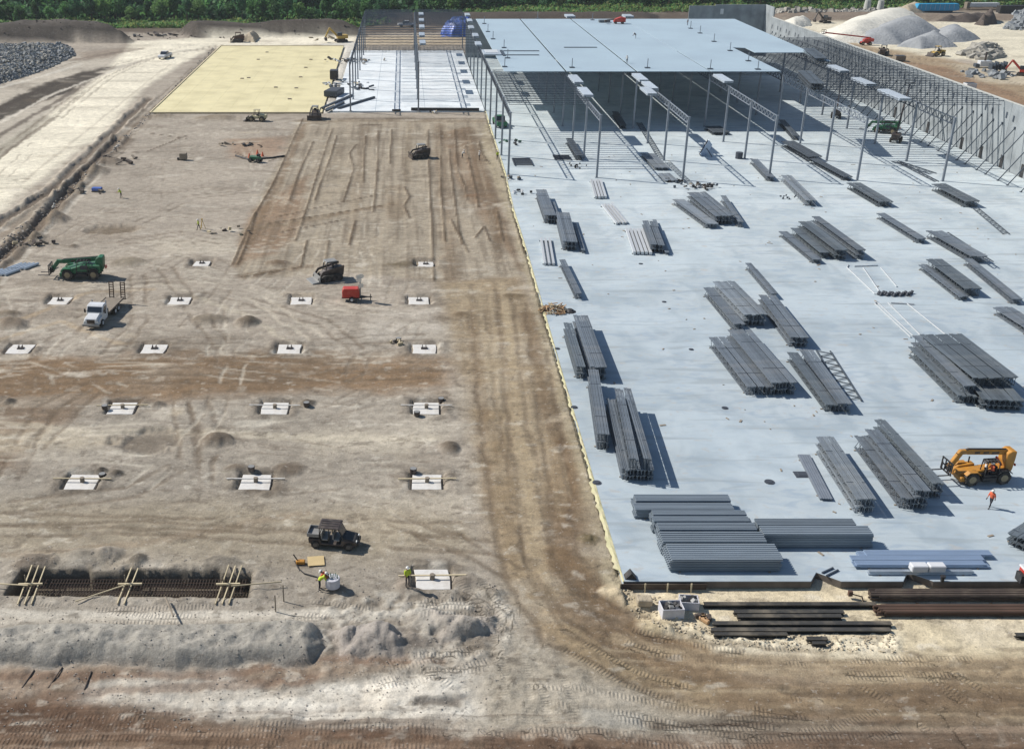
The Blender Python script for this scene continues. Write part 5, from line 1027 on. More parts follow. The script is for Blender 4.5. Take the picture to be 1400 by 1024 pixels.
def car(label, loc, rz, paint='white', s=1.0, pickup=True):
    t = thing('pickup_truck', label, 'pickup truck', loc, rz); t.scale = (s, s, s)
    for x in (1.75, -1.75):
        for y in (.85, -.85): wheel(t, x, y, .4, .26, 'rim_dark')
    MB().prism([(-2.8, .45), (-2.85, 1.15), (2.5, 1.1), (2.8, .95), (2.85, .45)], -.95, .95).build('body', M[paint], t, bev=.08)
    MB().prism([(-.8, 1.12), (-.6, 1.8), (.7, 1.8), (1.4, 1.1)], -.85, .85).build('cabin', M['glass'], t, bev=.05); MB().box(.05, 0, 1.84, 1.35, 1.55, .06).build('roof', M[paint], t, bev=.03)
    MB().box(-1.9, 0, 1.16, 1.6, 1.5, .04).build('cargo_bed', M['black'], t); return t
car('white pickup truck driving on the pale haul road', on_ground(226, 80), rad(-100), s=1.15)
car('white pickup truck parked far off in front of the dark trees', on_ground(556, 37), rad(190), s=1.2)
car('green pickup parked by the columns at the corner of the brown field', G(683, 172), rad(95), 'green', s=1.2)
# ------------------------------------------------------------------ people
PM = {}
def body_mesh(pose):
    J = {'pel': (0, 0, .95), 'spi': (0, 0, 1.18), 'che': (0, 0, 1.38), 'nec': (0, 0, 1.5), 'hd': (.02, 0, 1.62), 'top': (.0, 0, 1.73)}
    lean = {'stand': 0, 'walk': .06, 'bend': .55, 'work': .3, 'sit': 0.05}[pose]
    def ln(p, k=1.0):
        x, y, z = p; h = max(0, z - .95); return (x + h * math.sin(lean * 1.5) * k, y, .95 + h * math.cos(lean * 1.5))
    J = {k: ln(v) for k, v in J.items()}
    for s, n in ((1, 'l'), (-1, 'r')):
        sw = {'stand': .02, 'walk': .24, 'bend': .06, 'work': .12, 'sit': 0}[pose] * s
        J['hip' + n] = (0, .1 * s, .9)
        if pose == 'sit': J['kne' + n] = (.42, .13 * s, .9); J['ank' + n] = (.5, .13 * s, .5); J['toe' + n] = (.66, .14 * s, .45)
        else: J['kne' + n] = (sw * .6 + .03, .11 * s, .49); J['ank' + n] = (sw - .02 * (s > 0), .12 * s, .09); J['toe' + n] = (sw + .17, .14 * s, .04)
        J['sho' + n] = ln((0, .19 * s, 1.42)); a = {'stand': .1, 'walk': -.2 * s, 'bend': .3, 'work': .3, 'sit': .3}[pose]
        sx, sy, sz = J['sho' + n]
        J['elb' + n] = (sx + a * .45, sy + .06 * s, sz - .27); J['wri' + n] = (sx + a * 1.1 + .05, sy + .03 * s, sz - .5 + (.15 if pose in ('sit', 'work') else 0))
    E = [('pel', 'spi'), ('spi', 'che'), ('che', 'nec'), ('nec', 'hd'), ('hd', 'top')]
    for n in 'lr': E += [('pel', 'hip' + n), ('hip' + n, 'kne' + n), ('kne' + n, 'ank' + n), ('ank' + n, 'toe' + n), ('che', 'sho' + n), ('sho' + n, 'elb' + n), ('elb' + n, 'wri' + n)]
    rr = {'pel': .14, 'spi': .13, 'che': .15, 'nec': .055, 'hd': .095, 'top': .07, 'hip': .095, 'kne': .06, 'ank': .042, 'toe': .04, 'sho': .07, 'elb': .045, 'wri': .03}
    names = list(J); me = bpy.data.meshes.new('person_skeleton'); me.from_pydata([J[n] for n in names], [(names.index(a), names.index(b)) for a, b in E], [])
    o = bpy.data.objects.new('person_skeleton', me); COL.objects.link(o)
    md = o.modifiers.new('skin', 'SKIN'); sv = me.skin_vertices[0].data
    for i, n in enumerate(names):
        k = n if n in rr else n[:-1]; r = rr[k]; sv[i].radius = (r, r * (1.25 if k in ('pel', 'spi', 'che') else 1)); sv[i].use_root = n == 'pel'
    o.modifiers.new('sub', 'SUBSURF').levels = 1
    dg = bpy.context.evaluated_depsgraph_get(); out = bpy.data.meshes.new_from_object(o.evaluated_get(dg)); bpy.data.objects.remove(o); out.name = 'person'
    # palms with four fingers and a thumb
    bm = bmesh.new(); bm.from_mesh(out)
    for n, s in (('l', 1), ('r', -1)):
        w = Vector(J['wri' + n]); d = (w - Vector(J['elb' + n])).normalized(); side = Vector((1, 0, 0)) - d * d.x; side.normalize(); up = d.cross(side)
        hb = MB(); hb.bar(w - d * .02, w + d * .09, .075, .03)
        for i, l in enumerate((.07, .08, .075, .06)):
            b0 = w + d * .085 + side * (.028 - .019 * i); b1 = b0 + d * l * .55; hb.bar(b0, b1, .016); hb.bar(b1, b1 + (d * .8 - up * s * .5) * l * .5, .014)
        b0 = w + d * .03 + side * .035; hb.bar(b0, b0 + (d * .6 + side * .8) * .045, .02); hb.bar(b0 + (d * .6 + side * .8) * .045, b0 + (d * .95 + side * .5) * .075, .017)
        vsb = [bm.verts.new(v) for v in hb.v]
        for f in hb.f:
            nf = bm.faces.new([vsb[i] for i in f])
    h = Vector(J['hd']); hb = MB(); fw = Vector((math.cos(lean), 0, -math.sin(lean)))
    hb.bar(h + fw * .09, h + fw * .125 - Vector((0, 0, .02)), .03, .04); hb.box(h.x - .01, .1, h.z, .05, .03, .07); hb.box(h.x - .01, -.1, h.z, .05, .03, .07)
    vsb = [bm.verts.new(v) for v in hb.v]
    for f in hb.f: bm.faces.new([vsb[i] for i in f])
    bm.to_mesh(out); bm.free()
    for k in ('skin', 'trouser', 'boot'): out.materials.append(M[k])
    for p in out.polygons:
        z = p.center.z; leg = z < .98 and abs(p.center.y) < .28 and not (pose != 'sit' and (abs(p.center.y) > .22))
        if pose == 'sit': leg = z < 1.0 and p.center.x < .8
        p.material_index = (2 if z < .1 or (pose == 'sit' and z < .52) else 1) if leg else 0
    out.polygons.foreach_set('use_smooth', [True] * len(out.polygons)); PM[pose] = (out, J, lean); return PM[pose]
def vest_mesh(pose, mat):
    k = (pose, mat)
    if k in PM: return PM[k]
    me, J, lean = PM[pose] if pose in PM else body_mesh(pose)
    bm = bmesh.new(); bm.from_mesh(me); ax = Vector(J['nec']) - Vector(J['pel']); L = ax.length; ax.normalize(); pel = Vector(J['pel'])
    dele = []
    for f in bm.faces:
        c = f.calc_center_median(); t = (c - pel).dot(ax) / L; d = ((c - pel) - ax * (c - pel).dot(ax)); ok = -.08 < t < .98 and f.material_index == 0 and abs(c.y) < .36 and d.length < .45
        if t < .35 and (abs(c.y) > .24 or d.length > .24): ok = False
        if not ok: dele.append(f)
    bmesh.ops.delete(bm, geom=dele, context='FACES')
    bm.normal_update()
    for v in bm.verts: v.co += v.normal * .018
    out = bpy.data.meshes.new('vest'); bm.to_mesh(out); bm.free(); out.materials.clear(); out.materials.append(M[mat])
    for p in out.polygons: p.material_index = 0
    PM[k] = out; return out
def person(label, loc, rz, pose='stand', vest='vest_lime', hat='hat_white', s=1.0):
    me, J, lean = PM[pose] if pose in PM else body_mesh(pose)
    t = link('person', me, None, loc, (0, 0, rz), (s, s, s)); props(t, label, 'person')
    link('vest', vest_mesh(pose, vest), t)
    h = Vector(J['hd']); tp = (Vector(J['top']) - h).normalized(); fwd = Vector((tp.z, 0, -tp.x))
    if hat: MB().cyl(h + tp * .03, h + tp * .1, .14, 12, .125).cyl(h + tp * .1, h + tp * .17, .125, 12, .05).bar(h + tp * .035 + fwd * .08, h + tp * .03 + fwd * .21, .2, .02).build('hard_hat', M[hat], t, smooth=False)
    MB().cyl(h - fwd * .02 - tp * .02, h - fwd * .02 + tp * .06, .112, 10).build('hair', M['hair'], t)
    for y in (.035, -.035): MB().box(h.x + fwd.x * .1, y, h.z + fwd.z * .1 + .02, .02, .022, .016).build('eye', M['black'], t)
    return t
person('worker in orange red shirt walking on the slab below the yellow telehandler', G(1353, 694), rad(205), 'walk', 'vest_orange', 'hat_white')
person('worker in lime yellow vest and white hat standing beside a white footing pad', on_ground(557, 801), rad(-60), 'stand', 'vest_lime')
person('worker in orange vest bending over the round white tub', on_ground(448, 804), rad(160), 'bend', 'vest_orange')
person('worker in lime vest and dark trousers stooping left of the white tub', on_ground(437, 806), rad(10), 'bend', 'vest_lime')
person('surveyor in lime vest standing with legs apart by the graded field', on_ground(272, 315), rad(180), 'walk', 'vest_lime')
person('worker stooping over a small tool on the upper left dirt', on_ground(166, 271), rad(180), 'work', 'vest_lime')
person('worker in white near the curved dark furrow at upper left', on_ground(159, 208), rad(0), 'bend', 'vest_white')
person('worker in pale shirt on the brown field, left of two by the slab edge', on_ground(632, 217), rad(0), 'work', 'vest_white')
person('worker in pale shirt on the brown field, right of two by the slab edge', on_ground(655, 219), rad(10), 'stand', 'vest_white')
person('worker at the slab corner where the brown field meets the columns', on_ground(680, 219), rad(120), 'stand', 'vest_lime')
person('roofer crouching at the seam of the pale roof deck', G(857, 87, 11.9), rad(90), 'work', 'vest_white')
person('roofer in dark clothes in the middle of the far roof deck', G(869, 53, 11.9), rad(190), 'bend', 'trouser', 'hat_white')
person('roofer standing near the far right corner of the roof deck', G(940, 35, 11.9), rad(190), 'stand', 'trouser', 'hat_white')
person('worker beside the spoil heap along the left ditch', on_ground(73, 292), rad(0), 'work', 'vest_white')
person('driver in red shirt sitting in the open cab of the yellow telehandler', oth.location + Matrix.Rotation(oth.rotation_euler.z, 3, 'Z') @ (Vector((-.55, .72, .28)) * .95), oth.rotation_euler.z, 'sit', 'vest_orange', 'hat_white')
# ------------------------------------------------------------------ footing pads
FL = ['leftmost white footing pad in the row behind the buggy', 'middle white footing pad in the row behind the buggy', 'right white footing pad in the row behind the buggy, by the dirt lane', 'left white footing pad just below the brown dirt band', 'middle white footing pad just below the brown dirt band', 'right white footing pad just below the brown dirt band', 'white footing pad cut by the left edge below the brown band',
      'white footing pad above the brown band, leftmost of four', 'white footing pad above the brown band, second from left', 'white footing pad above the brown band, third from left', 'white footing pad above the brown band, right end by the lane', 'white footing pad left of the white truck', 'white footing pad right of the white truck', 'white footing pad left of the red light tower', 'white footing pad right of the red light tower', 'small farthest white footing pad left of the graded field', 'half buried white footing pad beside a patch of dark soil', 'pale blue white footing pad beside the worker in lime']
for (fx, fy, nr_), lb in zip(FOOT, FL):
    zb = GZ - .3; small = lb.startswith(('small', 'half'))
    t = thing('footing_pad', lb, 'footing', (fx, fy, zb), random.uniform(-.03, .03), 'white footing pads in rows on the dirt')
    k = .8 if small else 1.0
    jt = lambda: random.uniform(-.1, .1)
    MB().slab([(-1.32 * k + jt(), -1.33 * k + jt() * .5), (jt(), -1.35 * k + jt() * .5), (1.32 * k + jt(), -1.34 * k + jt() * .5), (1.3 * k + jt(), jt()), (1.3 * k + jt(), 1.33 * k), (-1.3 * k + jt(), 1.34 * k), (-1.3 * k + jt(), jt())], -.1, .16).build('pad', M['pad_white'], t, bev=.03)
    if nr_:
        MB().bar((-2.6, .0, .5), (2.6, .05, .5), .12, .08).build('template_board', M['wood' if random.random() < .4 else 'pad_white'], t)
        MB().cyl((0, .02, .16), (0, .02, .6), .2, 10).build('anchor_cage', M['wood_grey'], t)

    else:
        m = MB().box(0, .15, .2, .75, .5, .12)
        for x in (-.2, .2):
            for y in (0, .3): m.cyl((x, y, .2), (x, y, .55), .05, 6)
        m.build('anchor_bolts', M['dark_paint'], t)
def bucket(px, py, lab):
    t = thing('mortar_bucket', lab, 'bucket', on_ground(px, py)); MB().cyl((0, 0, 0), (0, 0, .45), .28, 10, .34).build('shell', M['dark_paint'], t); MB().cyl((0, 0, .4), (0, 0, .47), .3, 10).build('rim', M['grey_paint'], t)
for a in ((139, 644, 'dark tub beside the leftmost pad of the row behind the buggy'), (344, 646, 'dark tub at the back edge of the middle pad behind the buggy'), (565, 650, 'dark tub at the back left of the right pad by the lane'), (144, 563, 'dark tub left of the left pad below the brown band'), (419, 551, 'dark lump of tub right of the middle pad below the brown band'), (570, 568, 'dark round tub in front of the right pad below the brown band'), (603, 552, 'pale tub behind the right pad below the brown band'), (545, 467, 'dark small tub left behind the right end pad above the band')): bucket(*a)
# ------------------------------------------------------------------ rebar trench
tx = [p[0] for p in TRENCH]; ty = [p[1] for p in TRENCH]; X0, X1, Y0_, Y1_ = min(tx) + 1.0, max(tx) - .3, min(ty) + .5, max(ty) - .55
cage = thing('rebar_cage', 'long dark rebar cage lying in the open trench at front left', 'rebar cage', ((X0 + X1) / 2, (Y0_ + Y1_) / 2, -1.5)); Lc = X1 - X0; Wc = (Y1_ - Y0_) * .8
bar_me = MB().cyl((-Lc / 2, 0, 0), (Lc / 2, 0, 0), .026, 5).mesh('long_bar', M['rust'])
for z in (.1, .38, .66, .94):
    for y in ((-Wc / 2, -Wc / 4, 0, Wc / 4, Wc / 2) if z > .9 or z < .2 else (-Wc / 2, Wc / 2)): link('long_bar', bar_me, cage, (0, y, z))
sm = MB()
for a, b in (((-Wc / 2, .1), (Wc / 2, .1)), ((Wc / 2, .1), (Wc / 2, .94)), ((Wc / 2, .94), (-Wc / 2, .94)), ((-Wc / 2, .94), (-Wc / 2, .1))): sm.cyl((0, a[0], a[1]), (0, b[0], b[1]), .022, 5)
st_me = sm.mesh('stirrup', M['rust_dark'])
for i in range(72): link('stirrup', st_me, cage, (-Lc / 2 + .15 + i * (Lc - .3) / 71, 0, 0))
for i, (px, lb) in enumerate(((42, 'left group of pale timbers spanning the rebar trench'), (178, 'middle group of pale timbers spanning the rebar trench'), (312, 'right group of pale timbers spanning the rebar trench'))):
    a, b = G(px + 9, 776, .1), G(px - 8, 821, .1); t = thing('timber_hanger', lb, 'timber frame', (a.x, a.y, 0), 0, 'timber frames across the rebar trench')
    for k in (-.5, 0, .5)[: (2 if i == 1 else 3)]: MB().bar((k, .3, gz(a.x + k, a.y + .3) + .12), (k + b.x - a.x, b.y - a.y - .2, gz(b.x + k, b.y - .2) + .12), .08, .1).build('board', M['wood'], t)
    MB().bar((-.9 + (b.x - a.x) * .55, (b.y - a.y) * .55, .22), (.9 + (b.x - a.x) * .55, (b.y - a.y) * .55 + .05, .22), .14, .12).build('cross_board', M['wood'], t)
    MB().bar((-.4 + (b.x - a.x) * .5, (b.y - a.y) * .5, -1.0), (-.4 + (b.x - a.x) * .5, (b.y - a.y) * .5, .9), .07).build('stake', M['wood_grey'], t)
def pole(p0, p1, z0, z1, lab, r=.05, m='wood'):
    a, b = G(*p0, z0), G(*p1, z1); o = MB().cyl(a, b, r, 6).build('wooden_pole', M[m]); props(o, lab, 'pole')
pole((-30, 796), (38, 800), .1, .3, 'pale pole running in from the left edge to the trench timbers')
pole((103, 822), (172, 799), .0, .3, 'pale slanted pole reaching from the spoil to the middle trench timbers')
pole((316, 801), (385, 795), .3, .2, 'pale pole running right from the right trench timbers')
pole((226, 816), (237, 842), .3, .4, 'short dark stake leaning in the spoil in front of the trench', .07, 'wood_grey')
for i, (p0, p1) in enumerate((((377, 806), (377, 836)), ((387, 808), (388, 822)), ((45, 905), (30, 940)), ((85, 910), (66, 940)), ((125, 918), (115, 943)))):
    a = on_ground(*p1); b = on_ground(*p0) if i > 1 else a + Vector((0, 0, 1.4)); o = MB().cyl(a, b + Vector((0, 0, .05)), .05, 6).build('stake', M['wood_grey' if i < 2 else 'soil_dark']); props(o, ['pale tall stake standing right of the spoil bank, left of two', 'pale short stake standing right of the spoil bank, right of two', 'dark stick lying at the foot of the spoil bank, leftmost', 'dark stick lying at the foot of the spoil bank, second', 'dark stick lying at the foot of the spoil bank, third'][i], 'stake')
# work spot by the buggy
t = thing('round_tub', 'round white tub with dark dowels beside the stooping workers', 'tub', on_ground(455, 802)); MB().cyl((0, 0, 0), (0, 0, .75), .55, 18).build('shell', M['bag_white'], t, bev=.02)
for i in range(7): MB().cyl((-.4 + .13 * i, .1 * (i % 3 - 1), .7), (-.42 + .13 * i, .1 * (i % 3 - 1), 1.1), .035, 5).build('dowel', M['green'], t)
p = on_ground(432, 768); o = MB().box(0, 0, .06, 1.3, 1.3, .03).build('plywood_sheet', M['ply'], loc=p + Vector((0, 0, .04)), rot=(0, 0, .12)); props(o, 'tan plywood sheet lying on the dirt in front of the buggy', 'plywood')
t = thing('power_tool', 'orange petrol tool with a dark hose left of the plywood sheet', 'tool', on_ground(411, 771)); MB().box(0, 0, .2, .7, .4, .3).build('engine', M['orange'], t, bev=.05); MB().bar((-.2, 0, .3), (-.55, .15, .8), .07).build('handle', M['black'], t)
m = MB(); pts = [on_ground(x, y) + Vector((0, 0, .08)) for x, y in ((403, 768), (408, 778), (416, 785), (427, 788), (434, 790))]
for a, b in zip(pts[:-1], pts[1:]): m.cyl(a, b, .05, 6)
props(m.build('hose', M['black']), 'dark hose curving from the orange tool to the workers', 'hose')
# ------------------------------------------------------------------ front sand strip: beams, rebar, bins
def beam(label, x0, x1, y, w=.38, h=.32, mat='black_pipe', dy=0.0):
    z = -.62; a, b = G(x0, y, z), G(x1, y + dy, z); v = b - a; L = v.length; m = MB()
    m.box(L / 2, 0, h - .03, L, w, .06).box(L / 2, 0, .03, L, w, .06).box(L / 2, 0, h / 2, L, .05, h - .12); o = m.build('steel_beam', M[mat]); o.location = (a.x, a.y, max(gz(a.x, a.y), -.75)); o.rotation_euler = (0, 0, math.atan2(v.y, v.x)); props(o, label, 'steel beam', 'dark beams half sunk in the front sand'); return o
for a in (('long dark beam farthest back in the sand, below the slab edge', 962, 1197, 829, .42, .36), ('dark beam second row from the back, under the longest', 1003, 1153, 839, .4), ('dark beam third row from the back, paired with the second', 1008, 1150, 845, .4), ('long dark beam crossing to the right with a lump at its end', 975, 1218, 855, .42), ('long dark beam nearest to the pale mud, right part', 972, 1217, 863, .42), ('shorter dark beam tucked in front of the long pair at left', 976, 1076, 870, .36), ('dark offcut beam lying in front, right of the pale mud', 1103, 1131, 875, .4), ('tiny dark offcut beam tilted in the pale mud', 1110, 1129, 882, .3), ('dark beam stub at the right edge of the sand strip', 1388, 1440, 871, .4)): beam(*a)
def rebar_bundle(label, x0, x1, y0, y1, h, mat, n, z=-.62):
    a, b, c = G(x0, y1, z), G(x1, y1, z), G(x0, y0, z + h); w = abs(c.y - a.y); L = b.x - a.x
    t = thing('rebar_bundle', label, 'rebar bundle', (a.x, a.y + w / 2, z), 0, 'rusty bundles beside the front slab edge'); me = MB().cyl((0, 0, 0), (L, 0, 0), .085, 6).mesh('bar', M[mat])
    for k in range(3):
        for i in range(n): link('bar', me, t, (random.uniform(-.5, .4), (i - (n - 1) / 2) * w / n + random.uniform(-.02, .02), .1 + h * k / 3 + random.uniform(0, .06)))
    for x in (3, 8.5, 14): MB().box(x, 0, -.05, .15, w + .4, .15).build('dunnage', M['wood_grey'], t)
rebar_bundle('rusty brown rebar bundle right under the front slab edge', 1198, 1480, 805, 822, .5, 'rust_dark', 12); rebar_bundle('lower reddish rebar bundle in front of the rusty bundle by the slab', 1206, 1480, 826, 843, .4, 'rust', 11)
def bin_(label, px, py, s, rz):
    t = thing('white_bin', label, 'bin', on_ground(px, py), rz); w, d, h = 1.55 * s, 1.15 * s, .85 * s
    m = MB()
    for x in (-1, 1): m.box(x * w / 2, 0, h / 2, .07, d, h)
    for y in (-1, 1): m.box(0, y * d / 2, h / 2, w + .07, .07, h)
    m.build('shell', M['bag_white'], t, bev=.02); MB().box(0, 0, .1 * s, w, d, .12).build('base', M['wood_grey'], t)
    for i in range(9): MB().box(random.uniform(-.4, .4) * w, random.uniform(-.3, .3) * d, h * random.uniform(.6, .95), .35, .3, .3, rz=random.random(), ry=random.random()).build('scrap', M[random.choice(['black', 'grey_paint', 'drain', 'black'])], t)
bin_('open white bin full of dark scrap in the sand before the slab corner', 917, 840, 1.0, .05); bin_('second white bin half behind, nearer the dark beams', 941, 829, .85, -.1)
p = on_ground(880, 828); o = MB().box(0, 0, .3, 1.1, .8, .55).build('sand_block', M['soil_sand'], loc=p, bev=.06); props(o, 'sand coloured block left of the open white bin', 'block')
t = thing('dirt_clump', 'dark brown clump and short planks at the left ends of the dark beams', 'debris', on_ground(966, 848)); 
for i in range(5): MB().box(random.uniform(-.5, .3), random.uniform(-.6, .4), .2, random.uniform(.5, .9), .3, .3, rz=random.random() * 3).build('chunk', M['soil_dark' if i < 3 else 'scrap_wood'], t, bev=.05)
t = thing('bent_bracket', 'brown bent bracket standing in the sand by the longest dark beam', 'bracket', on_ground(1168, 820)); MB().box(-.3, .2, .45, .3, .25, .4).build('plate', M['rust'], t); MB().bar((-.2, .2, .4), (.5, 0, .3), .07).bar((.5, 0, .35), (.6, -.2, 0), .07).build('rod', M['rust_dark'], t)
t = thing('red_crate', 'red and white crate cut by the right edge at the slab front', 'crate', G(1397, 792)); MB().box(.6, 0, .45, 1.4, 1.0, .9).build('body', M['red'], t, bev=.04); MB().box(.6, 0, .98, 1.5, 1.1, .16).build('lid', M['white'], t, bev=.04); MB().box(-.3, -.2, .35, .3, .8, .7).build('side', M['black'], t)
for a, b, l in (((1124, 783), (1139, 776), 'short bar lying on the slab above the left edge notch, upper'), ((1130, 787), (1146, 779), 'short bar lying on the slab above the left edge notch, lower')): o = MB().bar(G(*a, .06), G(*b, .06), .12).build('short_bar', M['girder']); props(o, l, 'bar')
p = G(1288, 794); o = MB().cyl((0, 0, 0), (0, 0, .35), .14, 10).cyl((0, 0, .35), (0, 0, .45), .2, 10).build('standpipe', M['black'], loc=p); props(o, 'small black stub near the front slab edge right of the notch', 'pipe stub')
# ------------------------------------------------------------------ scrap heaps and floor clutter
t = thing('scrap_wood_heap', 'tangled heap of orange brown scrap wood at the left slab edge', 'scrap heap', G(762, 425))
for i in range(120):
    a = random.random() * 6.28; r = 1.6 * math.sqrt(random.random()); z = 1.1 * (1 - r / 1.75) * random.random() + .08; d = random.random() * 6.28; l = random.uniform(.4, 1.1); x, y = r * math.cos(a) * 1.1 - .4, r * math.sin(a)
    if i == 0: SW = [MB().box(0, 0, 0, 1, .11, .06).mesh('stick', M[k]) for k in ('scrap_wood', 'scrap_wood', 'wood', 'rust')]
    link('stick', random.choice(SW), t, (x, y, z), (random.uniform(-.4, .4), random.uniform(-.5, .5), d), (l, 1, 1))
MB().cyl((1.5, -.3, .02), (1.5, -.3, .35), .8, 9, .3).build('black_bag', M['black'], t)
def clutter(label, px, py, n, spread, mats, z=0.0, s=(.2, .8), name='debris_pile', cat='debris'):
    p = G(px, py, z); t = thing(name, label, cat, p)
    for i in range(n):
        k = random.random(); MB().box(random.gauss(0, spread), random.gauss(0, spread * .7), random.uniform(.08, .5), random.uniform(*s), random.uniform(*s) * .5, random.uniform(.1, .5), rz=random.random() * 3, ry=random.uniform(-.4, .4)).build('piece', M[random.choice(mats)], t)
    return t
clutter('tangle of dark and white cables and scrap behind the wide cluster of joists', 958, 257, 34, 1.5, ['black', 'dark_paint', 'tube', 'wood_grey', 'black', 'girder'])
clutter('black bundle and boards left of the cable tangle by the second line', 926, 250, 12, 1.2, ['black', 'black', 'girder'])
clutter('small dark fittings scattered below the short members near first column', 790, 228, 12, 1.0, ['black', 'dark_paint'], s=(.15, .4))
clutter('row of small clamps lying left of the second far joist bundle', 1075, 272, 10, .9, ['drain'], s=(.15, .35))
clutter('dark and white oddments at the slab edge under the left front column', 709, 264, 9, 1.0, ['black', 'white', 'drain'])
clutter('bits of scrap at the left slab edge under the corner columns', 702, 245, 8, 1.0, ['girder', 'wood_grey', 'black'])
clutter('dark oddments behind the corner columns of the brown field', 700, 195, 10, 1.6, ['black', 'green', 'girder'])
clutter('pale and dark rubbish strewn along the right side of the yellow sheet', 476, 84, 40, 4.0, ['white', 'black', 'wood_grey', 'girder', 'tube'], s=(.4, 1.8))
clutter('second strew of pale boards and rubbish near the yellow sheet corner', 470, 116, 26, 2.8, ['white', 'black', 'wood', 'girder', 'tube'], s=(.4, 1.8))
clutter('dark machine parts beside the second column of the left frame', 493, 122, 10, 1.4, ['black', 'girder', 'drain'], s=(.6, 1.6))
def box_thing(name, label, cat, px, py, sx, sy, sz, mat, z=0, rz=0):
    t = thing(name, label, cat, G(px, py, z), rz); MB().box(0, 0, sz / 2 + .1, sx, sy, sz).build('body', M[mat], t, bev=.05); MB().box(0, 0, .05, sx * .95, sy * .9, .1).build('base', M['wood_grey'], t)
    MB().box(0, 0, sz + .13, sx * .9, sy * .9, .08).build('lid', M['drain'], t); return t
box_thing('storage_box', 'large dark grey stack under a sheet beside the yellow membrane', 'stack', 457, 130, 3.4, 6.5, 1.3, 'girder', rz=-.25)
box_thing('storage_box', 'black tall box beside the yellow membrane farther back', 'box', 457, 108, 2.2, 3.0, 2.2, 'black')
for a, b, w in (((440, 148), (482, 130), .5), ((446, 152), (470, 140), .45), ((462, 148), (512, 133), .5)):
    o = MB().bar(G(*a, .25), G(*b, .25), w, .4).build('long_timber', M['girder']); props(o, ['dark long timber slanting at the white slab corner, left', 'dark long timber slanting at the white slab corner, middle', 'dark long timber slanting at the white slab corner, right'][(440, 446, 462).index(a[0])], 'timber')
o = MB().bar(G(562, 149.5, .3), G(655, 150, .3), .7, .6).build('dark_pipe', M['black'], None); props(o, 'long black pipe lying along the front edge of the white slab', 'pipe')
o = MB().bar(G(536, 151, .2), G(548, 151, .2), .5, .4).build('dark_pipe', M['black'], None); props(o, 'short black lump on the front edge of the white slab', 'pipe')
clutter('pale sawhorse and boards in front of the long black pipe', 595, 154, 6, .7, ['white', 'wood', 'black'])
clutter('broken form boards and clods thrown beside the left ditch, nearest the pipes', 40, 335, 14, 1.6, ['wood_grey', 'soil_dark', 'soil_dark', 'wood'], GZ, (.3, 1.3))
clutter('scattered boards and clods along the middle of the left ditch', 105, 262, 16, 2.2, ['wood_grey', 'soil_dark', 'soil_dark'], GZ, (.3, 1.4))
clutter('dark clods and sticks at the far end of the left ditch', 150, 222, 16, 2.6, ['soil_dark', 'soil_dark', 'wood_grey'], GZ, (.4, 1.6))
clutter('small boards and stakes left around the surveyed dirt by the graded field', 296, 318, 8, 2.2, ['wood', 'wood_grey', 'soil_dark'], GZ, (.2, .9))
clutter('offcuts scattered on the pale dirt left of the lane', 546, 470, 5, .6, ['wood', 'soil_dark', 'black'], GZ, (.2, .7))
clutter('bits of board by the reddish dirt near the small tractor', 325, 200, 9, 2.4, ['wood_grey', 'soil_dark', 'black'], GZ, (.3, 1.6))
def frame_rack(label, px, py, w, d, n=5):
    p = G(px, py); t = thing('rack_frame', label, 'rack', p); m = MB()
    for x in (-w / 2, w / 2): m.bar((x, -d / 2, .25), (x, d / 2, .25), .16)
    m.bar((-w / 2, d / 2, .25), (w / 2, d / 2, .25), .16).bar((-w / 2, -d / 2, .25), (w / 2, -d / 2, .25), .16); m.build('frame', M['drain'], t)
    for i in range(n): MB().bar((-w / 2, -d / 2 + d * (i + 1) / (n + 1), .3), (w / 2, -d / 2 + d * (i + 1) / (n + 1), .3), .14).build('slat', M['drain'], t)
frame_rack('dark empty rack frame lying on the slab by the left front column', 714, 223, 3.4, 5.4); frame_rack('dark low rack of slats near the first free column', 768, 217, 3.0, 3.4, 7)
t = thing('tilted_sheet', 'dark blue sheet standing tilted on the slab between free columns', 'sheet', G(962, 214)); MB().bar((-.4, 0, 0), (1.4, 1.4, 2.4), .2, 1.6).build('sheet', M['deck_blue'], t); MB().bar((-.55, 0, 0), (1.2, 1.4, 2.5), .1, 1.6).build('backing', M['black'], t); MB().bar((1.5, -.6, 0), (.6, .6, 1.4), .12).build('prop', M['girder'], t)
o = MB().cyl((0, 0, 0), (0, 0, 1.2), .7, 12).build('cable_drum', M['drain'], loc=G(1010, 217)); props(o, 'dark upright drum on the slab right of the tilted sheet', 'drum')
# left field clutter
t = thing('pipe_stack', 'two small stacks of blue grey pipes beside the left ditch', 'pipe stack', on_ground(20, 370)); me = MB().cyl((0, -1.3, .2), (0, 1.3, .2), .19, 10).mesh('pipe', M['galv'])
for i in range(5): link('pipe', me, t, (-.4 + i * .58, 1.3, 0), (0, 0, -.5)); link('pipe', me, t, (-2.2 + i * .58, -1.3, 0), (0, 0, -.5))
t = thing('pallet', 'small blue wrapped pallet on the dirt above the left field', 'pallet', on_ground(133, 262)); MB().box(0, 0, .1, 1.8, 1.1, .15).build('base', M['wood_grey'], t); MB().box(0, 0, .45, 1.7, 1.0, .5).build('load', M['blue_tarp'], t, bev=.06)
t = thing('generator', 'small grey generator box alone on the upper left dirt', 'generator', on_ground(251, 219)); MB().box(0, 0, .75, 1.4, 1.0, 1.2).build('body', M['wood_grey'], t, bev=.06); MB().box(-.9, 0, .25, .6, .5, .4).build('base', M['black'], t)
t = thing('small_tractor', 'small dark green tractor with trailing hoses beside the reddish dirt', 'tractor', on_ground(350, 222), rad(160))
for x in (.9, -.7):
    for y in (.6, -.6): wheel(t, x, y, .42, .3, 'rim_dark')
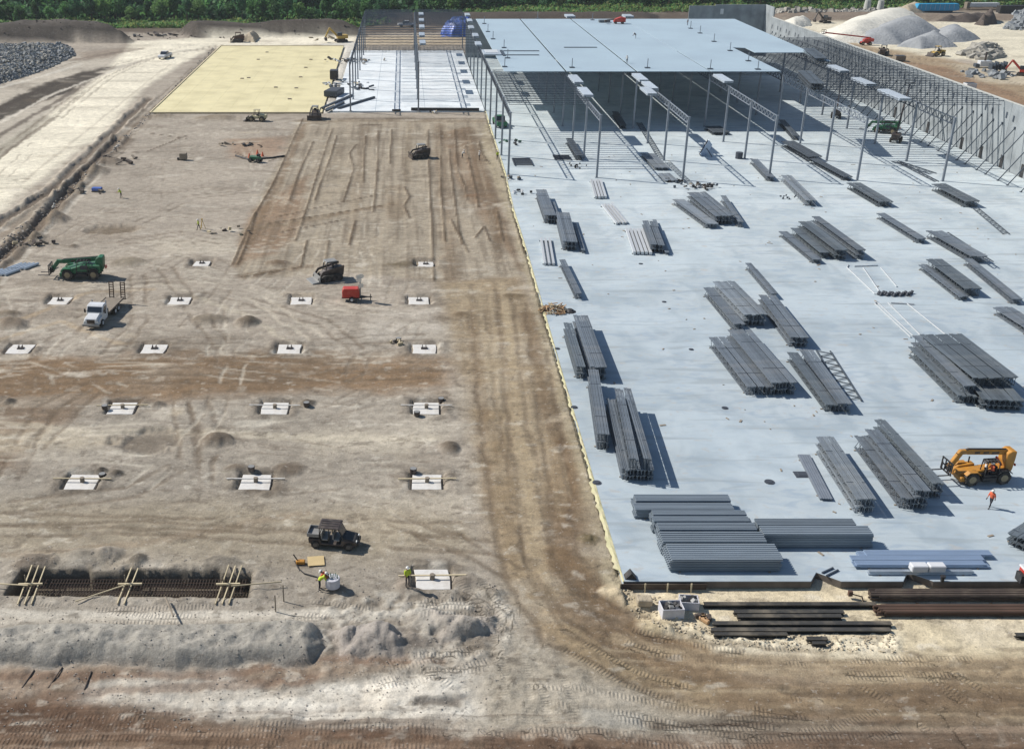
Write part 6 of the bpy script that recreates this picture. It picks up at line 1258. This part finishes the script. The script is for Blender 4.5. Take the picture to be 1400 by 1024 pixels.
MB().box(.1, 0, .85, 2.2, .9, .6).build('body', M['green'], t, bev=.06); MB().box(-.6, 0, 1.35, .5, .6, .5).build('seat', M['black'], t)
for pts, l in ((((356, 218), (372, 217), (389, 214)), 'dark hose trailing right from the small tractor'), (((344, 221), (335, 218), (322, 214)), 'dark hose trailing left from the small tractor')):
    m = MB(); q_ = [on_ground(*p) + Vector((0, 0, .15)) for p in pts]
    for a, b in zip(q_[:-1], q_[1:]): m.cyl(a, b, .18, 6)
    props(m.build('hose', M['black']), l, 'hose')
for i, (px, py) in enumerate(((341, 216), (359, 214), (352, 211))): o = MB().cyl((0, 0, 0), (0, 0, .9), .3, 8, .06).build('traffic_cone', M['vest_orange'], loc=on_ground(px, py)); props(o, ['orange cone left of the small green tractor', 'orange cone right of the small green tractor', 'orange cone behind the small green tractor'][i], 'cone')
t = thing('survey_tripod', 'yellow survey tripod standing right beside the surveyor', 'tripod', on_ground(277, 313))
for a in (0, 2.1, 4.2): MB().bar((0, 0, 1.4), (.5 * math.cos(a), .5 * math.sin(a), 0), .06).build('leg', M['yellow'], t)
MB().box(0, 0, 1.5, .2, .2, .25).build('instrument', M['yellow'], t)
# ------------------------------------------------------------------ far yard
def heap(name, label, cat, pts, h, mat, seed, rough=.12, nres=46):
    P_ = [W(*p) for p in pts]; a = np.array(P_); x = np.linspace(a[:, 0].min(), a[:, 0].max(), nres); y = np.linspace(a[:, 1].min(), a[:, 1].max(), nres); X, Y = np.meshgrid(x, y)
    sd = poly_sd(X, Y, P_); s = max(1e-3, -sd.min()); n = fbm(X, Y, s * .8, 5, seed); b = np.clip(-sd / s + .12 * n, 0, 1.1); Z = h * .8 * (1 - (1 - np.clip(b, 0, 1)) ** 1.7) * (1 + rough * n) - .5
    vs = np.stack([X, Y, np.maximum(Z + GZ, -2)], -1).reshape(-1, 3); i = np.arange(nres * nres).reshape(nres, nres); f = np.stack([i[:-1, :-1], i[:-1, 1:], i[1:, 1:], i[1:, :-1]], -1).reshape(-1, 4)
    me = bpy.data.meshes.new(name); me.from_pydata(vs.tolist(), [], f.tolist()); me.materials.append(M[mat]); me.polygons.foreach_set('use_smooth', [True] * len(me.polygons)); o = link(name, me); return props(o, label, cat)
heap('gravel_heap', 'long white limestone stockpile behind the grey gravel heaps', 'stockpile', [(1120, 46), (1170, 24), (1260, 21), (1275, 38), (1200, 60), (1130, 58)], 6.5, 'gravel_white', 5)
heap('gravel_heap', 'tall grey gravel heap in the middle of the far right stockpiles', 'gravel heap', [(1160, 54), (1210, 34), (1262, 30), (1298, 52), (1230, 62), (1170, 60)], 7.5, 'gravel_grey', 6)
heap('gravel_heap', 'grey gravel heap at the right end of the far stockpiles', 'gravel heap', [(1268, 46), (1310, 38), (1344, 54), (1320, 58), (1275, 60)], 5, 'gravel_grey', 7)
heap('gravel_heap', 'low grey gravel heap in front of the other stockpiles', 'gravel heap', [(1222, 64), (1260, 50), (1290, 50), (1312, 65), (1260, 68)], 5, 'gravel_grey', 8)
heap('gravel_heap', 'pale low stockpile left of the long white stockpile', 'stockpile', [(1060, 34), (1110, 22), (1112, 36), (1085, 40)], 4, 'gravel_white', 9)
heap('soil_heap', 'small pale cone of soil in front of the far right trees', 'soil heap', [(1215, 18), (1250, 8), (1275, 18), (1245, 21)], 5, 'soil_sand', 10)
heap('soil_heap', 'tan soil heap at the far end of the haul road', 'soil heap', [(328, 57), (345, 48), (356, 52), (350, 59)], 4, 'soil_sand', 11)
heap('soil_heap', 'dark brushy heap between the gravel and the far machines', 'soil heap', [(1268, 30), (1330, 24), (1370, 28), (1330, 32)], 3.5, 'soil_dark', 12, .5)
heap('soil_heap', 'dark heap of brush and stumps near the far right corner', 'soil heap', [(1330, 34), (1352, 24), (1366, 33), (1345, 36)], 5, 'soil_dark', 14, .8)
def chunks(name, label, cat, pts, n, s0, s1, mat, zmax, kind=None, seed=1):
    rg = random.Random(seed); P_ = [W(*p) for p in pts]; a = np.array(P_); m = MB(); c = 0
    while c < n:
        x, y = rg.uniform(a[:, 0].min(), a[:, 0].max()), rg.uniform(a[:, 1].min(), a[:, 1].max()); sd = float(poly_sd(np.array([x]), np.array([y]), P_)[0])
        if sd > 0: continue
        s = rg.uniform(s0, s1); z = gz(x, y) + (.05 if name == 'bank_stones' else min(-sd * .5, zmax) * rg.random()); m.box(x, y, z, s * rg.uniform(.7, 1.4), s * rg.uniform(.5, 1), s * rg.uniform(.3, .8), rz=rg.random() * 3, ry=rg.uniform(-.7, .7), taper=rg.uniform(.5, 1)); c += 1
    o = m.build(name, M[mat]); return props(o, label, cat, kind=kind)
chunks('rubble_pile', 'heap of broken pale concrete slabs in the far right yard', 'rubble', [(1311, 76), (1330, 66), (1365, 66), (1374, 78), (1345, 84)], 190, 1.0, 3.4, 'concrete_rubble', 4, seed=3)
chunks('rubble_strip', 'flat strip of grey broken slabs in front of the rubble heap', 'rubble', [(1308, 100), (1335, 96), (1390, 104), (1370, 110), (1325, 106)], 60, .6, 2.2, 'rock_blue', .5, seed=4)
chunks('rubble_pile', 'blue grey rubble heap at the far right edge of the yard', 'rubble', [(1372, 42), (1385, 24), (1420, 20), (1420, 42)], 160, 1.0, 2.6, 'rock_blue', 4, seed=5)
chunks('rock_field', None, None, [(-160, 112), (-120, 66), (96, 64), (104, 76), (72, 92), (40, 104), (0, 116)], 9000, .25, 1.1, 'rock_blue', 1.6, 'stuff', seed=6)
chunks('rock_field_pale', None, None, [(-160, 112), (-120, 66), (96, 64), (104, 76), (72, 92), (40, 104), (0, 116)], 4000, .25, 1.0, 'concrete_rubble', 1.8, 'stuff', seed=16)
chunks('rock_strew', None, None, [(1040, 20), (1250, 14), (1260, 18), (1080, 26)], 260, .8, 3.0, 'concrete_rubble', 1.0, 'stuff', seed=8)
chunks('clods', None, None, [(0, 760), (360, 760), (690, 800), (690, 1000), (0, 1000)], 1500, .03, .12, 'clod', .04, 'stuff', seed=9)
chunks('clods_on_sand', None, None, [(840, 800), (900, 808), (1000, 860), (1230, 860), (1230, 886), (1000, 876), (880, 850)], 500, .05, .2, 'clod_sand', .06, 'stuff', seed=10)
chunks('roadside_lumps', None, None, [(150, 208), (290, 66), (296, 66), (205, 160), (60, 300), (-40, 400), (-60, 380)], 600, .1, .5, 'clod', .1, 'stuff', seed=11)
chunks('berm_lumps', None, None, [(-40, 60), (480, 50), (480, 44), (-40, 48)], 160, .2, .6, 'soil_dark', .2, 'stuff', seed=12)
def tarp(label, pts, h, mat):
    P_ = [W(*p) for p in pts]; a = np.array(P_); x = np.linspace(a[:, 0].min(), a[:, 0].max(), 30); y = np.linspace(a[:, 1].min(), a[:, 1].max(), 30); X, Y = np.meshgrid(x, y); sd = poly_sd(X, Y, P_)
    Z = np.clip(-sd / 2.2, 0, 1) ** .5 * h * (1 + .35 * fbm(X, Y, 2.6, 3, 77)) - .2; vs = np.stack([X, Y, Z], -1).reshape(-1, 3); i = np.arange(900).reshape(30, 30); f = np.stack([i[:-1, :-1], i[:-1, 1:], i[1:, 1:], i[1:, :-1]], -1).reshape(-1, 4)
    me = bpy.data.meshes.new('tarp'); me.from_pydata(vs.tolist(), [], f.tolist()); me.materials.append(M[mat]); return props(link('tarp_stack', me), label, 'tarp covered stack')
tarp('bright blue tarpaulin over a stack behind the bare steel frame', [(602, 48), (612, 40), (648, 40), (648, 50), (618, 51)], 4.2, 'blue_tarp')
t = thing('skip_container', 'light blue long container far off before the right trees', 'container', G(1278, 17), rad(3)); MB().prism([(-9, 1.0), (-8, 3.4), (9, 3.4), (9.6, 1.0), (8, .6), (-8, .6)], -1.6, 1.6).build('body', M['cyan_tarp'], t, bev=.1); MB().box(0, 0, .3, 14, 2.4, .6).build('base', M['girder'], t)
for x in range(-7, 9, 2): MB().box(x, -1.63, 2.2, .15, .08, 2.2).build('rib', M['deck_blue'], t)
t = thing('skip_container', 'dark open container at the far right edge before the trees', 'container', G(1386, 19), rad(4)); MB().box(0, 0, 1.8, 14, 3, 2.8).build('body', M['black'], t, bev=.1); MB().box(0, 0, .2, 12, 2.4, .4).build('base', M['drain'], t)
t = thing('skip_container', 'white trailer far off left of the dark container', 'container', G(1343, 13), rad(4)); MB().box(0, 0, 1.8, 13, 2.6, 1.6).build('body', M['white'], t, bev=.1); MB().box(-7, 0, 1.6, 1.5, 2.4, 2.6).build('front', M['wood_grey'], t)
for px, py, l in ((1185, 14, 'pale concrete drum far off before the right trees, left'), (1203, 15, 'pale concrete drum far off before the right trees, right')): o = MB().cyl((0, 0, 0), (0, 0, 4), 1.6, 14, 1.2).build('concrete_drum', M['wall_edge'], loc=G(px, py)); props(o, l, 'drum')
t = thing('pump_unit', 'small pale pump with pipes in front of the rubble heap', 'pump', G(1345, 92)); MB().box(0, 0, 1, 3.4, 2, 1.6).build('body', M['white'], t, bev=.08); MB().cyl((0, 0, 1.8), (0, 0, 4.2), .3, 8).build('stack_pipe', M['dark_paint'], t); MB().box(-2.2, 0, .5, 1.2, 1.6, .9).build('base', M['girder'], t)
t = thing('form_rack', 'dark rack of upright forms beside the small pump', 'rack', G(1363, 97))
for i in range(6): MB().box(-2 + i * .8, 0, 1.1, .25, 2.2, 1.6 + .6 * (i % 3)).build('form', M['girder'], t)
box_thing('site_box', 'small dark box with pale lid just outside the concrete wall', 'box', 1229, 83, 3.0, 2.4, 1.3, 'wood_grey'); box_thing('site_box', 'pale lidded box by the wall top farther down the wall', 'box', 1325, 122, 2.6, 2.2, 1.4, 'white')
clutter('dark scattered machine parts where the haul road meets the dark bank', 213, 49, 14, 5.0, ['black', 'dark_paint', 'soil_dark'], GZ, (1.0, 3.0))
clutter('pale boards and scrap before the far end of the haul road', 450, 53, 8, 3.5, ['white', 'wood', 'soil_sand'], GZ, (1.0, 3.0))
track_loader('orange brown dozer beside the tan heap at the haul road end', on_ground(325, 58), rad(185), 'rust', 'rust', True, 1.5, 'dozer', 'bulldozer')
rg = random.Random(44); m = MB()
for i in range(240):                                  # chips, blocks and scraps strewn over the floor
    x, y = rg.uniform(19, 107), 71 + 150 * rg.random() ** 1.3; s = rg.uniform(.06, .22); m.box(x, y, .03, s * rg.uniform(1, 4), s, .06, rz=rg.random() * 3)
props(m.build('floor_debris', M['wood_grey']), kind='stuff')
# ------------------------------------------------------------------ trees
LEAF = [material(f'leaf_{n}', c, .75, 0, .35, .5, rnd=.3) for n, c in (('dark', A(84, 128, 86)), ('mid', A(100, 146, 84)), ('bright', A(122, 158, 90)), ('olive', A(142, 152, 92)))]
def crown_mesh(seed, mat, n=900, rx=3.2, rz=4.2, zc=7.5, lobes=9, leaf=.75):
    g = np.random.default_rng(seed); lob = []
    for i in range(lobes):
        d = g.normal(size=3); d /= np.linalg.norm(d); k = g.uniform(.3, .75); lob.append((d[0] * rx * k, d[1] * rx * k, zc + d[2] * rz * k, g.uniform(.34, .6)))
    V, Fc = [], []
    for i in range(n):
        lx, ly, lz, lr = lob[g.integers(lobes)]; d = g.normal(size=3); d /= np.linalg.norm(d); r = g.uniform(.55, 1.05) ** .6
        c = np.array([lx + d[0] * rx * lr * r, ly + d[1] * rx * lr * r, lz + d[2] * rz * lr * r * .8]); u = np.cross(d + g.normal(size=3) * .6, g.normal(size=3)); u /= np.linalg.norm(u) + 1e-6; v = np.cross(u, d + g.normal(size=3) * .5); v /= np.linalg.norm(v) + 1e-6
        s = leaf * g.uniform(.5, 1.15); k = len(V); V += [tuple(c + u * s * .5), tuple(c + v * s * .42), tuple(c - u * s * .55), tuple(c - v * s * .4)]; Fc.append((k, k + 1, k + 2, k + 3))
    me = bpy.data.meshes.new('crown'); me.from_pydata(V, [], Fc); me.materials.append(mat); return me
def trunk_mesh(seed, h):
    g = random.Random(seed); m = MB(); m.cyl((0, 0, -.5), (.1, .05, h * .55), .26, 7, .16); m.cyl((.1, .05, h * .55), (.15, 0, h * .95), .16, 6, .05)
    for i in range(6):
        a = g.random() * 6.28; z = h * g.uniform(.4, .75); m.cyl((.1, .05, z), (math.cos(a) * 2, math.sin(a) * 2, z + g.uniform(1, 2.4)), .09, 5, .03)
    return m.mesh('trunk', M['trunk'])
for m in LEAF:
    N, L = m.node_tree.nodes, m.node_tree.links; b = N['Principled BSDF']; tr = N.new('ShaderNodeBsdfTranslucent'); mx = N.new('ShaderNodeMixShader'); mx.inputs[0].default_value = .5
    L.new(b.inputs['Base Color'].links[0].from_socket, tr.inputs[0]); L.new(b.outputs[0], mx.inputs[1]); L.new(tr.outputs[0], mx.inputs[2]); L.new(mx.outputs[0], N['Material Output'].inputs[0])
TV = []
for i in range(8):
    tall = i in (0, 3, 5); mt = LEAF[[0, 1, 0, 1, 2, 0, 1, 3][i]]
    TV.append((trunk_mesh(i, 9.5 if tall else 7), crown_mesh(100 + i, mt, 1000, 2.4 if tall else 3.5, 5.2 if tall else 3.6, 7.2 if tall else 5.6, 11, .95)))
KIND = ['tall dark green narrow tree', 'rounded mid green tree', 'rounded dark green tree', 'tall mid green narrow tree', 'bright green rounded tree', 'tall dark slender tree', 'broad mid green tree', 'yellow olive leafy tree']
EDGE = [(-600, 36), (-100, 36), (160, 34), (480, 34), (640, 18), (720, 15), (940, 12), (1060, 10), (1180, 8), (1290, 9), (1330, 5), (1700, 3)]
def edge_y(px): return float(np.interp(px, [e[0] for e in EDGE], [e[1] for e in EDGE]))
tg = random.Random(21); nt = 0; px = -120.0
for row in range(3):
    px = -130.0 + row * 6
    while px < 1560:
        py = edge_y(px) - row * 7 - tg.uniform(0, 4); p = G(px, py, GZ); i = tg.choice([0, 1, 2, 3, 5, 6, 1, 0]) if row else tg.choice([0, 1, 2, 4, 6, 6, 1, 3])
        if 755 < px < 785 and row == 0: i = 7
        s = tg.uniform(.8, 1.25) * (.85 if row == 0 else 1.1); place = next(n for x, n in ((40, 'above the rock field'), (140, 'above the left end of the dark bank'), (240, 'above the gap in the dark bank'), (340, 'above the end of the haul road'), (430, 'above the right end of the dark bank'), (500, 'above the pale excavator'), (580, 'behind the bare frame'), (650, 'behind the blue tarpaulin'), (760, 'behind the left of the roof'), (860, 'behind the red boom lift'), (945, 'behind the right of the roof'), (1050, 'behind the dark end wall'), (1140, 'above the concrete drums'), (1240, 'above the white stockpile'), (1310, 'above the light blue container'), (9999, 'above the dark container')) if px < x)
        t = thing('forest_tree', f'{KIND[i]} {place}, {["front", "second", "third"][row]} row', 'tree', (p.x, p.y, GZ - .2), tg.random() * 6.28, f'{KIND[i]}s {place}, {["front", "second", "third"][row]} row'); t.scale = (s, s, s * tg.uniform(.9, 1.2))
        link('trunk', TV[i][0], t); link('crown', TV[i][1], t); nt += 1
        px += tg.uniform(13, 22)
def foliage_stuff(name, pts, n, hmin, hmax, mats, size, seed):
    g = np.random.default_rng(seed); px = g.uniform(pts[0], pts[1], n); V = np.zeros((n * 4, 3))
    dy = g.uniform(pts[2], pts[3], n) ** 1; py = np.array([edge_y(x) for x in px]) + dy
    b = (py - 512) / FPX; t = (GZ - CAM_H) / (-SP - b * CP); X = (px - PPX) / FPX * t; Y = (CP - b * SP) * t; cl = fbm(X, Y, 7, 3, seed); Z = GZ + (hmin + (hmax - hmin) * np.clip(cl * .9 + .5, 0, 1)) * g.uniform(.1, 1, n)
    C = np.stack([X, Y, Z], -1); u = g.normal(size=(n, 3)); u /= np.linalg.norm(u, axis=1)[:, None]; w = np.cross(u, g.normal(size=(n, 3))); w /= np.linalg.norm(w, axis=1)[:, None]; s = size * g.uniform(.5, 1.2, n)[:, None]
    V[0::4] = C + u * s; V[1::4] = C + w * s * .7; V[2::4] = C - u * s; V[3::4] = C - w * s * .7
    me = bpy.data.meshes.new(name); me.from_pydata(V.tolist(), [], np.arange(n * 4).reshape(n, 4).tolist())
    for m in mats: me.materials.append(m)
    me.polygons.foreach_set('material_index', g.integers(0, len(mats), n).astype(np.int32)); return props(link(name, me), kind='stuff')
foliage_stuff('undergrowth', (-300, 1600, -4, 5), 26000, .3, 2.6, [LEAF[1], LEAF[2], LEAF[3]], .8, 61)
foliage_stuff('woodland_interior', (-300, 1600, -26, -4), 60000, 1.0, 10.0, [LEAF[0], LEAF[0], LEAF[1]], 1.3, 62)
# woodland reaching back to the horizon
g = np.random.default_rng(5); n = 60000; X = g.uniform(-900, 1300, n); Y = 505 + 900 * g.random(n) ** 1.4; C = np.stack([X, Y, GZ + g.uniform(3, 12, n) + 2 * fbm(X, Y, 40, 3, 8)], -1); u = g.normal(size=(n, 3)); w = np.cross(u, g.normal(size=(n, 3))); u /= np.linalg.norm(u, axis=1)[:, None]; w /= np.linalg.norm(w, axis=1)[:, None]
s = (2.2 + (Y[:, None] - 505) / 220); V = np.zeros((n * 4, 3)); V[0::4] = C + u * s; V[1::4] = C + w * s * .8; V[2::4] = C - u * s; V[3::4] = C - w * s * .8
me = bpy.data.meshes.new('far_woodland'); me.from_pydata(V.tolist(), [], np.arange(n * 4).reshape(n, 4).tolist()); me.materials.append(LEAF[0]); props(link('far_woodland', me), kind='stuff')

# ------------------------------------------------------------------ thin summer air
hz = MB().box(0, 0, 0, 1, 1, 1).mesh('haze'); hm = bpy.data.materials.new('air'); hm.use_nodes = True; hn = hm.node_tree.nodes; hn.clear()
pv = hn.new('ShaderNodeVolumePrincipled'); pv.inputs['Color'].default_value = (.86, .93, 1, 1); pv.inputs['Density'].default_value = .0001; pv.inputs['Anisotropy'].default_value = .2
ho = hn.new('ShaderNodeOutputMaterial'); hm.node_tree.links.new(pv.outputs[0], ho.inputs['Volume']); hz.materials.append(hm)
h_o = link('haze', hz, None, (0, 1900, 24), (0, 0, 0), (60000, 4600, 56)); props(h_o, kind='stuff')
